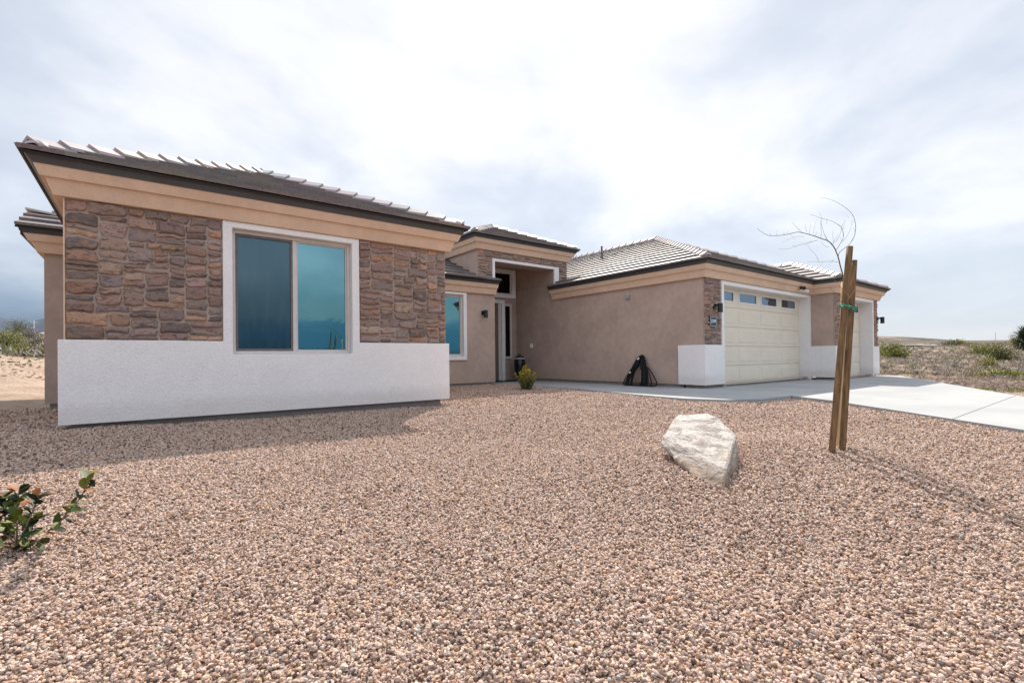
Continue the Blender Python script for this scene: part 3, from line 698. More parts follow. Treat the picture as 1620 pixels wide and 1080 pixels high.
# ---- stone veneer
STONEC = [(.215, .150, .122), (.25, .168, .130), (.17, .135, .125), (.28, .175, .125), (.225, .18, .16), (.19, .150, .138), (.255, .185, .150), (.31, .195, .135), (.15, .118, .108), (.235, .165, .15), (.20, .14, .115), (.23, .16, .13)]
def stones(mb, W_, H_, T, seed, lite=1., fine=.016):
    """fills a W x H panel with rounded field stones; T(u, v, depth) places a point"""
    rnd = random.Random(seed); G = .025; nx, ny = max(2, round(W_/G)), max(2, round(H_/G)); gu, gv = W_/nx, H_/ny
    occ = [[False]*nx for _ in range(ny)]; own = [[-1]*nx for _ in range(ny)]; sid = 0
    for j in range(ny):
        i = 0
        while i < nx:
            if occ[j][i]: i += 1; continue
            run = 0
            while i+run < nx and not occ[j][i+run]: run += 1
            w = min(run, rnd.choice([7, 8, 9, 10, 11, 12, 13, 14, 16]))
            if run-w < 6: w = run if run <= 20 else run-7
            if j > 0 and i+w < nx and w < run:           # break the joint below
                for dw_ in (0, 2, -2, 3, -3):
                    if 5 <= w+dw_ <= run and (run-w-dw_ >= 4 or run == w+dw_) and i+w+dw_ < nx and own[j-1][i+w+dw_] == own[j-1][i+w+dw_-1]: w += dw_; break
            h = rnd.choice([3, 3, 4, 4, 5, 6, 6, 7]) if w > 7 else rnd.choice([3, 4, 5])
            if w > 16: h = min(h, 5)
            if rnd.random() < .08: h = 2
            h = min(h, ny-j)
            if ny-j-h == 1: h += 1
            ok = True
            for jj in range(j, j+h):
                if any(occ[jj][i:i+w]): h = jj-j; break
            for jj in range(j, j+h):
                for ii in range(i, i+w): occ[jj][ii] = True; own[jj][ii] = sid
            sid += 1; u0, v0, sw, sh = i*gu, j*gv, w*gu, h*gv; gap = .0022; cq = [(rnd.uniform(-.004, .012), rnd.uniform(-.004, .009)) for _ in range(4)]
            a_, b_ = sw/2-gap, sh/2-gap; cu, cvv = u0+sw/2, v0+sh/2
            mu, mv = max(5, int(sw/fine)), max(4, int(sh/fine)); dep = rnd.uniform(.030, .062); sd = rnd.uniform(0, 100)
            base = rnd.choice(STONEC); kf = rnd.uniform(.75, 1.3)*lite*1.5; mb.cur = tuple(c*kf*g_*rnd.uniform(.97, 1.03) for c, g_ in zip(base, (1.0, .96, .95))); tu, tv = rnd.uniform(-.010, .010), rnd.uniform(-.014, .010); k = len(mb.v)
            rc = min(a_, b_)*rnd.uniform(.2, .5); tp, tq = rnd.uniform(-.16, .16), rnd.uniform(-.10, .10)
            for q in range(mv+1):
                for s_ in range(mu+1):
                    # denser rows near the rim
                    x = -1+2*s_/mu; y = -1+2*q/mv; x = math.copysign(abs(x)**.8, x); y = math.copysign(abs(y)**.8, y)
                    px, py = x*a_, y*b_
                    # rounded corner
                    ex, ey = abs(px)-(a_-rc), abs(py)-(b_-rc)
                    if ex > 0 and ey > 0:
                        L_ = math.hypot(ex, ey); mxe = max(ex, ey); f = mxe/L_ if L_ > 0 else 1; px = math.copysign(a_-rc+ex*f, px); py = math.copysign(b_-rc+ey*f, py)
                    e = min(1-abs(x), 1-abs(y)); ed = min((1-abs(x))*a_, (1-abs(y))*b_)
                    nz = noise.noise(Vector((px*9+sd, py*13, sd))); n2_ = noise.noise(Vector((px*34+sd, py*48, sd)))
                    wx, wy = (x+1)/2, (y+1)/2; ox = ((cq[0][0]*(1-wx)-cq[1][0]*wx)*(1-wy)+(cq[2][0]*(1-wx)-cq[3][0]*wx)*wy)*abs(x); oy = ((cq[0][1]*(1-wy)-cq[2][1]*wy)*(1-wx)+(cq[1][1]*(1-wy)-cq[3][1]*wy)*wx)*abs(y)
                    rim = 1-min(1, e/.3); px2 = px+ox+.005*n2_*rim; py2 = py+oy+(.007*noise.noise(Vector((px*16+sd, math.copysign(3, y), sd)))+.003*n2_)*rim
                    dome = 1-math.exp(-ed/.0075)
                    rg_ = abs(noise.noise(Vector((px*14+sd*2, py*26, sd)))); z = dep*dome+(.012*nz+.005*n2_-.016*rg_)*dome+(tu*x+tv*y)*dome
                    if ed <= 1e-6: z = -.004
                    U_ = cu+px2; V_ = cvv+py2; we = min(1, min(U_, W_-U_)/.12, 1); wf = min(1, min(V_, H_-V_)/.10, 1); we = max(we, 0); wf = max(wf, 0)
                    du = .030*noise.noise(Vector((U_*5+seed, V_*9, 1)))+.012*noise.noise(Vector((U_*16, V_*22, seed))); dv_ = .034*noise.noise(Vector((U_*4.5, V_*5+seed, 7)))+.013*noise.noise(Vector((U_*15, V_*9, seed+3)))
                    U_ = min(max(U_+du*we, 0.001), W_-.001); V_ = min(max(V_+dv_*wf, .001), H_-.001)
                    mb.v.append(tuple(T(U_, V_, z)))
            for q in range(mv):
                for s_ in range(mu): c0 = k+q*(mu+1)+s_; mb.face((c0, c0+1, c0+mu+2, c0+mu+1))
            i += w
def veneer(x0, x1, z0, z1, y, seed, fine=.016, lite=1.):
    mb = MB(); stones(mb, x1-x0, z1-z0, lambda u, v, d: (x0+u, y-d, z0+v), seed, lite, fine); o = mb.build('stone_veneer', M_stone, house, smooth=True)
    mm = MB(); mm.box(x0+.001, x1-.001, y-.010, y+.006, z0+.001, z1-.001); mm.build('mortar', M_mortar, o)
veneer(XB0+.01, .860, zt, zc, YB, 11, .0125); veneer(2.760, XB1, zt, zc, YB, 12, .014)
veneer(XG, 11.743, zt, zc, YG, 13, .02)
veneer(X3+.005, 17.898, zt, zc, Y3, 14, .022); veneer(20.844, X4, zt, zc, Y3, 15, .022)
veneer(XT0, 8.426, 3.2, 3.846, YT, 16, .022); veneer(11.180, XT1, 3.25, 3.846, YT, 17, .022); veneer(XT0, XT1, 3.848, zc+DZT, YT, 18, .022)
ed_ = MB(); ed_.box(XB0-.002, XB0+.012, YB-.03, YB+.03, zt+.001, zc-.001); ed_.build('corner_bead', M_corn, house)

# ---- windows
def slider(name, x0, x1, z0, z1, y, glassR, label=None, screen=True, slim=False):
    f = MB(); t = .045
    f.plate(rect(x0+.002, x1-.002, z0+.002, z1-.002), [rect(x0+t, x1-t, z0+t, z1-t)], (0, .075, 0), lambda x, z: (x, y+.05, z))
    o = f.build(name, M_frame, house, bevel=.004); xm = (x0+x1)/2+.0
    s1 = MB(); s1.box(xm-.028, xm+.028, y+.062, y+.12, z0+t, z1-t); s1.build('meeting_rail', M_frame, o, bevel=.004)
    if screen:
        s2 = MB(); s2.plate(rect(x0+t, xm-.028, z0+t, z1-t), [rect(x0+t+.035, xm-.058, z0+t+.035, z1-t-.035)], (0, .02, 0), lambda x, z: (x, y+.068, z)); s2.build('screen_frame', M_screenframe, o, bevel=.003)
        s3 = MB(); s3.box(x0+t, xm-.028, y+.092, y+.097, z0+t, z1-t); s3.build('screen', M_screen, o)
    else:
        s3 = MB(); s3.box(x0+t, xm-.028, y+.092, y+.097, z0+t, z1-t); s3.build('pane', M_glass, o)
    s5 = MB(); s5.plate(rect(xm+.028, x1-t, z0+t, z1-t), [rect(xm+.045, x1-t-.022, z0+t+.022, z1-t-.022)], (0, .03, 0), lambda x, z: (x, y+.078, z)); s5.build('sash', M_frame, o, bevel=.003)
    s4 = MB(); s4.box(xm+.028, x1-t, y+.1, y+.106, z0+t, z1-t); s4.build('pane', glassR, o)
    dk = MB(); dk.box(x0+.02, x1-.02, y+.13, y+.14, z0+.02, z1-.02); dk.build('dark_backing', M_black, o)  # plain black sheet filling the opening behind the panes
    return o
slider('window', WX0, WX1, WZ0, WZ1, YB+.0, M_glass)
slider('window', MX0, MX1, MZ0, MZ1, YM-.01, M_glass, screen=False)
# ---- garage doors
def garage_door(x0, x1, y, wins):
    npan = len(wins)
    z0, z1 = .006, GZ1+.02; hs = (z1-z0)/5; d = MB()
    for k in range(5):
        a_, b_ = z0+k*hs, z0+(k+1)*hs-.006
        hol = [rect(u0, u1, z1-.365, z1-.105) for u0, u1 in wins] if k == 4 else []
        d.plate(rect(x0, x1, a_, b_), hol, (0, .04, 0), lambda x, z: (x, y, z))
    door = d.build('garage_door', M_garage, house, bevel=.004)
    pn = MB(); pw_ = (x1-x0)/npan
    for k in range(4):
        for i in range(npan):
            u0, u1 = wins[i][0]-.05, wins[i][1]+.05; a_, b_ = z0+k*hs+.09, z0+(k+1)*hs-.09
            for s_, e in ((.0, .004), (.022, .0085)):
                pn.box(u0+s_, u1-s_, y-e, y+.002, a_+s_, b_-s_)
    pn.build('raised_panel', M_garage, door, bevel=.003)
    for u0, u1 in wins:
        fr = MB(); fr.plate(rect(u0-.03, u1+.03, z1-.395, z1-.075), [rect(u0+.012, u1-.012, z1-.353, z1-.117)], (0, .02, 0), lambda x, z: (x, y-.012, z)); fr.build('window_frame', M_wplastic, door, bevel=.003)
        gl = MB(); gl.box(u0, u1, y+.012, y+.018, z1-.365, z1-.105); gl.build('pane', M_doorglass, door)
    bs = MB(); bs.box(x0, x1, y-.006, y+.05, -.002, .012); bs.build('bottom_seal', M_bplastic, door)
    return door
garage_door(GX0-.0, GX1, 6.74, [(11.98, 12.93), (13.24, 14.24), (14.54, 15.54), (15.85, 16.86)])
garage_door(HX0-.0, HX1, 6.12, [(18.15, 18.75), (19.05, 19.65), (20.0, 20.62)])
for q in ((GX1, GX1+.06, g1+.312, 6.95, .002, GZ1+.1), (GX0-.06, GX0, g1+.312, 6.95, .002, GZ1+.1), (HX1, HX1+.06, g2+.392, 6.3, .002, GZ1+.1), (GX0-.06, GX1+.06, 6.951, 6.99, 0, GZ1+.1), (HX0-.06, HX1+.06, 6.301, 6.34, 0, GZ1+.1)):
    jb = MB(); jb.box(*q); jb.build('door_jamb', M_white, house)
# ---- entry: door, sidelight, transom on the porch back wall
YE = 13.96
en = MB(); en.plate(rect(9.2, 10.37, -.0+.004, 2.90), [rect(9.33, 10.24, .004, 2.77)], (0, .10, 0), lambda x, z: (x, YE-.1, z)); ef = en.build('front_door', M_white, house, bevel=.006)
q = MB(); q.box(9.34, 10.10, YE-.055, YE-.02, .02, 2.75); q.build('door_leaf', plain('brown_door', (.16, .115, .09), .5), ef)
q = MB(); q.box(10.10, 10.235, YE-.07, YE-.02, .006, 2.765); q.build('door_frame', M_frame, ef)
en = MB(); en.plate(rect(10.375, 10.72, .78, 2.78), [rect(10.42, 10.64, .86, 2.69)], (0, .06, 0), lambda x, z: (x, YE-.06, z)); sf = en.build('sidelight', M_frame, house)
q = MB(); q.box(10.40, 10.66, YE-.03, YE-.02, .84, 2.71); q.build('pane', M_darkglass, sf)
en = MB(); en.plate(rect(9.1, 10.88, 2.98, 4.01), [rect(9.24, 10.72, 3.12, 3.90)], (0, .11, 0), lambda x, z: (x, YE-.11, z)); tf = en.build('transom_window', M_white, house, bevel=.006)
q = MB(); q.plate(rect(9.24, 10.72, 3.12, 3.90), [rect(9.28, 10.66, 3.16, 3.86)], (0, .03, 0), lambda x, z: (x, YE-.05, z)); q.build('window_frame', M_frame, tf)
q = MB(); q.box(9.25, 10.71, YE-.025, YE-.02, 3.13, 3.89); q.build('pane', M_darkglass, tf)

# ================================================================ OBJECTS ON AND AROUND THE HOUSE
def wall_lamp(x, y, z, label):
    t = thing('wall_lamp', (x, y, z), label, 'wall lamp', 'black cylinder wall lamps')
    m = MB(); m.box(x-.055, x+.055, y-.03, y+.0, z-.065, z+.065); m.box(x-.03, x+.03, y-.10, y-.03, z+.005, z+.055); m.build('bracket', M_black, t, bevel=.004)
    m = MB(); m.lathe((x, y-.155, z-.16), [(.058, 0), (.062, .004), (.062, .225), (.058, .23)], 28); m.build('lamp_shade', M_black, t, smooth=False)
    m = MB(); m.lathe((x, y-.155, z-.168), [(.03, 0), (.05, .004), (.05, .009)], 20); m.build('lens', M_wplastic, t)
    return t
wall_lamp(8.13, YM, 2.17, 'black cylinder wall lamp beside the small window left of the entry')
wall_lamp(11.42, YG-.03, 2.04, 'black cylinder wall lamp on the stone pier above the house number')
wall_lamp(21.30, Y3-.03, 2.07, 'black cylinder wall lamp on the far right stone pier of the single garage')

t = thing('house_number_sign', (11.31, YG-.04, 1.55), 'small dark house number plaque reading 2399 on the stone pier below the lamp', 'sign')
m = MB(); m.box(11.17, 11.45, YG-.065, YG-.035, 1.54, 1.78); m.build('plaque', plain('plaque_blue', (.02, .035, .06), .4), t, bevel=.004)
m = MB(); m.plate(rect(11.165, 11.455, 1.535, 1.785), [rect(11.185, 11.435, 1.555, 1.765)], (0, .012, 0), lambda x, z: (x, YG-.072, z)); m.build('rim', M_grey, t)
def text_mesh(s_, size, loc, mt, parent, nm='lettering'):
    cu = bpy.data.curves.new('txt', 'FONT'); cu.body = s_; cu.size = size; cu.extrude = .003; cu.align_x = 'CENTER'; cu.align_y = 'CENTER'; cu.offset = .002
    o = bpy.data.objects.new('txt', cu); COL.objects.link(o); bpy.context.view_layer.update()
    me = bpy.data.meshes.new_from_object(o.evaluated_get(bpy.context.evaluated_depsgraph_get())); bpy.data.objects.remove(o)
    me.name = nm; me.materials.clear(); me.materials.append(mt); o = bpy.data.objects.new(nm, me); COL.objects.link(o); o.rotation_euler = (R_(90), 0, 0); o.location = Vector(loc)-ORG[parent.name]; o.parent = parent; return o
text_mesh('2399', .115, (11.31, YG-.068, 1.665), plain('pale_letter', (.55, .68, .75), .4), t)

t = thing('security_light', (16.35, YG-.13, 2.80), 'small black and white twin head security light under the eave beside the big garage door', 'security light')
y_ = YG-.10
m = MB(); m.lathe((0, 0, 0), [(.055, 0), (.055, .03)], 20); m.v = [(16.35+x, y_-z, 2.84+y2) for x, y2, z in m.v]; m.build('base', M_wplastic, t)
m = MB(); m.tube([(16.30, y_-.03, 2.85), (16.22, y_-.10, 2.88)], .02, 8); m.tube([(16.23, y_-.08, 2.885), (16.12, y_-.20, 2.845)], [.045, .06], 14); m.build('lamp_head', M_black, t)
m = MB(); m.tube([(16.40, y_-.03, 2.83), (16.48, y_-.10, 2.80)], .02, 8); m.tube([(16.46, y_-.09, 2.81), (16.53, y_-.17, 2.77)], [.03, .045], 14); m.build('lamp_head', M_wplastic, t)
m = MB(); m.tube([(16.532, y_-.173, 2.769), (16.538, y_-.181, 2.765)], .036, 14); m.build('lens', M_black, t)

m = MB(); m.box(XG-.045, XG-.001, 8.72, 8.86, 2.43, 2.56); m.box(XG-.06, XG-.045, 8.74, 8.84, 2.45, 2.50); tag(m.build('junction_box', M_grey, org=(XG, 8.79, 2.43), bevel=.005), 'small grey junction box high on the tan garage side wall', 'junction box')
m = MB(); m.box(XG-.03, XG-.001, 13.02, 13.16, 1.15, 1.30); m.box(XG-.045, XG-.03, 13.06, 13.12, 1.18, 1.27); tag(m.build('doorbell_plate', M_wplastic, org=(XG, 13.09, 1.15), bevel=.004), 'tiny white outlet cover on the shaded porch side wall', 'outlet cover')

# coiled hose leaning on the garage wall
t = thing('garden_hose', (10.75, 8.25, 0), 'coiled black hose leaning in loops against the tan garage side wall', 'hose')
m = MB(); rnd = random.Random(4)
def loop(top_s, top_h, s0, s1, thick_s, lean, tw=.15):
    """a teardrop loop: s runs along the wall (+ = towards the driveway), h upward"""
    P = []
    key = [(s0+.04, .02), (s0-.005, .12), (top_s-tw+(s0-top_s+tw)*.5, .42), (top_s-tw, top_h-.17), (top_s-tw*.4, top_h-.02), (top_s+tw*.35, top_h-.02), (top_s+tw*.9, top_h-.20), (top_s+tw+(s1-top_s-tw)*.45, .42), (s1, .12), (s1-.06, .02), (.5*(s0+s1), .018)]
    k = len(key)
    for i in range(k):
        p0, p1, p2, p3 = key[(i-1) % k], key[i], key[(i+1) % k], key[(i+2) % k]
        for j in range(7):
            u = j/7; c = [.5*((2*p1[d])+(-p0[d]+p2[d])*u+(2*p0[d]-5*p1[d]+4*p2[d]-p3[d])*u*u+(-p0[d]+3*p1[d]-3*p2[d]+p3[d])*u**3) for d in (0, 1)]
            h = max(c[1], .016); P.append((XG-.03-.25*(1-h/.85)-thick_s-lean, 8.25-c[0], h))
    P.append(P[0]); m.tube(P, .0155, 8, cap=False)
for i in range(20):
    k = i/19
    loop(-.04+rnd.uniform(-.015, .015), .84-.17*k+rnd.uniform(-.01, .01), -.40+.20*k+rnd.uniform(-.03, .03), .32-.20*k+rnd.uniform(-.03, .03), rnd.uniform(0, .05), rnd.uniform(0, .02), .17-.09*k)
loop(-.02, .80, -.46, .44, .05, .01); loop(-.01, .78, -.40, .60, .06, .0)
m.build('coil', M_bplastic, t, smooth=True)
for q in ([(10.80, 8.30, .77), (10.77, 8.33, .72)], [(10.72, 8.53, .38), (10.69, 8.56, .35)]):
    m = MB(); m.tube(q, .02, 10); m.build('fitting', M_wplastic, t)

# urn beside the door
t = thing('planter_urn', (10.62, 13.35, 0), 'tall glossy black lidded urn in the shaded porch corner by the front door', 'urn')
gl_black = plain('glazed_black', (.010, .011, .016), .22)
m = MB(); m.lathe((10.62, 13.35, 0), [(.14, 0), (.15, .02), (.13, .05), (.165, .25), (.20, .52), (.205, .68), (.185, .74), (.19, .76)], 32); m.build('body', gl_black, t, smooth=True)
m = MB(); m.lathe((10.62, 13.35, .76), [(.205, 0), (.215, .012), (.215, .04), (.20, .048)], 32); m.build('rim', plain('pale_rim', (.42, .45, .50), .35), t)
m = MB(); m.lathe((10.62, 13.35, .808), [(.19, 0), (.15, .04), (.06, .07), (.04, .09), (.05, .115), (.03, .14), (.01, .145)], 28); m.build('lid', gl_black, t, smooth=True)
m = MB(); m.box(9.35, 10.35, 12.95, 13.6, .001, .016); tag(m.build('doormat', M_bplastic, org=(9.85, 13.3, 0), bevel=.004), 'dark doormat on the concrete before the front door', 'doormat')

# ================================================================ BOULDER
def boulder():
    pts = [atd(1143, 774, 2.86), atd(1097, 753, 3.08), atd(1060, 720, 3.42), atd(1046, 700, 3.58), atd(1050, 690, 3.6), atd(1062, 668, 3.75), atd(1073, 655, 3.82), atd(1120, 654, 3.85), atd(1137, 664, 3.66), atd(1160, 684, 3.42),
           atd(1163, 692, 3.36), atd(1148, 744, 2.93), atd(1147, 765, 2.88), atd(1169, 722, 3.42), atd(1170, 741, 3.34), atd(1159, 748, 3.28), atd(1155, 768, 3.0),
           atd(1110, 690, 4.2), atd(1160, 712, 4.0), atd(1075, 690, 4.1), atd(1100, 735, 3.4), atd(1150, 760, 3.3)]
    org = Vector((2.75, 2.0, 0)); org.z = 0
    c = sum(pts, Vector())/len(pts); org = Vector((c.x, c.y, 0))
    bm = bmesh.new()
    for q in pts: bm.verts.new(q-org)
    for q in [atd(1110, 770, 3.1), atd(1150, 775, 3.2)]: bm.verts.new(Vector((q.x, q.y, -.06))-org)
    h = bmesh.ops.convex_hull(bm, input=bm.verts); bmesh.ops.delete(bm, geom=[v for v in bm.verts if not v.link_faces], context='VERTS')
    bmesh.ops.triangulate(bm, faces=bm.faces)
    bmesh.ops.bevel(bm, geom=list(bm.edges), offset=.007, segments=1, affect='EDGES', profile=.6)
    for _ in range(4):
        es = [e for e in bm.edges if e.calc_length() > .022]
        if not es: break
        bmesh.ops.subdivide_edges(bm, edges=es, cuts=1, use_grid_fill=True); bmesh.ops.triangulate(bm, faces=bm.faces)
    bm.normal_update()
    for v in bm.verts:
        q = v.co; w = Vector((q.x*.8+q.z*.6, q.y, q.z*.8-q.x*.6))
        d = .010*noise.fractal(q*6, 1., 2., 4)+.010*abs(noise.noise(Vector((w.x*5, w.y*6, w.z*26))))-.006*max(0, noise.noise(q*16))
        d += .0035*noise.fractal(q*30, 1., 2., 3)
        v.co = q+v.normal*d
    me = bpy.data.meshes.new('boulder'); bm.to_mesh(me); bm.free(); me.materials.append(M_rock); me.polygons.foreach_set('use_smooth', [False]*len(me.polygons))
    o = bpy.data.objects.new('boulder', me); COL.objects.link(o); o.location = org; tag(o, 'pale whitish boulder set in the gravel of the front yard', 'boulder')
boulder()

# ================================================================ STAKES AND YOUNG TREE
def stake(px0, py0, px1, py1, ztop_d, rad, mt, label, dbase, dtop):
    b, tp = atd(px0, py0, dbase), atd(px1, py1, dtop); ground = gz(b.x, b.y); d = (tp-b).normalized(); b = b-d*((b.z-ground+.12)/d.z) if True else b
    m = MB(); P = [b.lerp(tp, i/14) for i in range(15)]; rs = [rad*(1+.05*noise.noise(Vector((i*.7, px0, 0)))) for i in range(15)]; rs[-1] = rad*.97
    m.tube(P, rs, 16); o = m.build('wooden_stake', mt, org=(b.x, b.y, ground), smooth=True)
    o.data.polygons.foreach_set('use_smooth', [len(pp.vertices) < 5 for pp in o.data.polygons])
    tag(o, label, 'stake', 'stakes around the young tree')
def dfor(x, y):                       # distance at which this photo point meets the gravel
    lo = .5
    for i in range(600):
        d = .8+i*.012; q = atd(x, y, d)
        if q.z <= gz(q.x, q.y)+.01: return d
    return 4.
d1 = dfor(1316, 713); d2 = dfor(1332.5, 711); print('stake d', d1, d2)
stake(1316, 713, 1344.5, 390, 0, .0245*d1/4*1.02, M_stake, 'dark brown round tree stake, left one and tallest of the leaning pair', d1, d1+.02)
stake(1332.5, 711, 1351, 412, 0, .0245*d2/4*1.02, M_stake, 'dark brown round tree stake, shorter right one of the leaning pair', d2, d2+.05)
stake(1327.5, 704, 1335, 446, 0, .022*d1/4, M_stake2, 'sunlit yellow stake standing behind and between the two brown stakes', dfor(1327.5, 704), dfor(1327.5, 704)+.03)
td = d1+.16
tree = thing('young_tree', onz(1338, 697, gz(*atd(1338, 697, dfor(1338, 697))[:2]))[:], 'bare thin young tree with curling twigs tied between wooden stakes', 'tree')
def smooth_path(P, k=5):
    out = []; P = [Vector(q) for q in P]; m = len(P)
    for i in range(m-1):
        p0, p1, p2, p3 = P[max(i-1, 0)], P[i], P[i+1], P[min(i+2, m-1)]
        for j in range(k): u = j/k; out.append(.5*((2*p1)+(p2-p0)*u+(2*p0-5*p1+4*p2-p3)*u*u+(3*p1-p0-3*p2+p3)*u**3))
    out.append(P[-1]); return out
def pxpath(L, d0, d1_, wob=0.): m = len(L); return smooth_path([atd(x, y, d0+(d1_-d0)*i/(m-1)+wob*math.sin(i*1.9)) for i, (x, y) in enumerate(L)])
m = MB(); m.cur = (.13, .13, .06)
tp_ = pxpath([(1338, 697), (1337, 668), (1334, 640), (1335, 610), (1338, 590), (1333, 575), (1331, 540), (1333, 490), (1334, 450), (1333.3, 436), (1329.6, 421.5), (1326, 406.7), (1322, 396.3)], dfor(1338, 697), td, .01)
m.tube([tp_[0]-Vector((0, 0, .06))]+tp_, [.0085-.0045*i/len(tp_) for i in range(len(tp_)+1)], 8); m.build('trunk', M_twig, tree, smooth=True)
cr = MB(); cr.cur = (.115, .10, .085)
def br(L, r0, r1=.0006, dd=.0, dz=0.): P = pxpath(L, td, td+dd); cr.tube(P, [r0+(r1-r0)*i/(len(P)-1) for i in range(len(P))], 5)
Q = lambda L: [(1180+x/6.75, 300+y/6.75) for x, y in L]
br(Q([(960, 650), (930, 600), (880, 550), (800, 520), (700, 485), (600, 460), (540, 455), (400, 485), (250, 490), (150, 440), (120, 415)]), .0045, .0008, -.25)
br(Q([(600, 460), (540, 400), (490, 345)]), .0014, .0006, .1)
br(Q([(985, 715), (1000, 670), (1060, 620), (1110, 580), (1160, 490), (1172, 380), (1140, 270), (1060, 190), (960, 130), (870, 95), (790, 90)]), .0026, .0008, .3)
br(Q([(960, 650), (1000, 590), (1040, 510), (1030, 420), (980, 370), (900, 330), (800, 305), (720, 275), (690, 265)]), .002, .0007, .2)
br(Q([(880, 550), (840, 480), (815, 400), (800, 330)]), .0016, .0006, -.1); br(Q([(770, 540), (650, 570), (540, 600), (440, 635), (350, 630)]), .0015, .0006, -.2)
br(Q([(980, 770), (900, 765), (780, 770), (660, 770)]), .0016, .0006, .1); br(Q([(780, 765), (740, 690), (690, 640), (660, 590)]), .0011, .0005, .1)
br(Q([(890, 610), (850, 605), (805, 560), (800, 540)]), .0012, .0005, .1); br(Q([(620, 500), (520, 505), (380, 570)]), .0012, .0005, -.15)
br(Q([(1030, 560), (1090, 480), (1125, 390), (1130, 330)]), .0011, .0005, -.1); br(Q([(960, 560), (1000, 490), (1020, 430), (1055, 320)]), .0011, .0005, -.1)
rnd = random.Random(9)
for (x, y), (dx, dy) in [((680, 480), (10, -110)), ((720, 470), (40, -160)), ((650, 450), (-10, -90)), ((860, 370), (0, -60)), ((820, 320), (-40, -80)), ((940, 570), (-10, -150)), ((810, 500), (-20, -170)), ((800, 420), (5, -120)), ((930, 590), (60, -120)), ((940, 740), (-60, 80)), ((820, 775), (-25, 40)), ((470, 470), (60, 60)), ((540, 610), (-40, -20)), ((1100, 300), (-30, -30)), ((1040, 420), (25, -90)), ((700, 550), (-70, 50))]:
    br(Q([(x, y), (x+dx*.5+rnd.uniform(-8, 8), y+dy*.5), (x+dx, y+dy)]), .0009, .0004, rnd.uniform(-.2, .2))
for L in ([(930, 600), (880, 550), (800, 520), (700, 485)], [(1110, 580), (1160, 490), (1172, 380), (1140, 270)], [(1000, 590), (1040, 510), (1030, 420), (980, 370)], [(540, 455), (400, 485), (250, 490)]):
    for k in range(len(L)-1):
        for _ in range(3):
            u = rnd.random(); x = L[k][0]+(L[k+1][0]-L[k][0])*u; y = L[k][1]+(L[k+1][1]-L[k][1])*u; dx, dy = rnd.uniform(-28, 28), rnd.uniform(-55, -8)
            br(Q([(x, y), (x+dx*.6+rnd.uniform(-5, 5), y+dy*.5), (x+dx, y+dy)]), .0008, .0004, rnd.uniform(-.12, .12))
cr.build('crown', M_twig, tree, smooth=True)
lf = MB()
lf.cur = (.45, .22, .09)
for L in ([(1318, 440), (1328, 452), (1345, 470)], [(1312, 456), (1324, 466), (1334, 474)], [(1345, 452), (1352, 432), (1353, 420)], [(1343, 472), (1350, 462), (1354, 452)]):
    P = pxpath(L, td-.25, td-.22); lf.tube(P, .0012, 5)
lf.build('dry_twig', M_twig, tree)
def tie(px, py, w, label, dd):
    c = atd(px, py, dd); t = MB(); k = 20; w = w*.62
    for i in range(2):
        P = [c+CR*(w*math.cos(A)*1.0)+CF*(.035*math.sin(A))+CU*(.006*math.sin(A*2+i)+.010*i) for A in [2*math.pi*j/k for j in range(k+1)]]; t.tube(P, .0032, 6, cap=False)
    for j in range(5):
        A = rnd.uniform(1.6, 5.2); e = c+CR*(-w*.7)+CF*-.03; t.tube(smooth_path([e, e+CR*math.cos(A)*.015+CU*(.014*math.sin(A))-CF*.015, e+CR*math.cos(A)*.025-CU*.03*rnd.random()-CF*.01]), .0026, 5)
    tag(t.build('tree_tie', M_green, org=c, smooth=True), label, 'tree tie', 'green tree ties')
tie(1335, 485, .052, 'green tie tape knotted at the left brown stake', d1-.0); tie(1348, 488, .038, 'green tie tape wrapped round the shorter right stake', d2+.02)

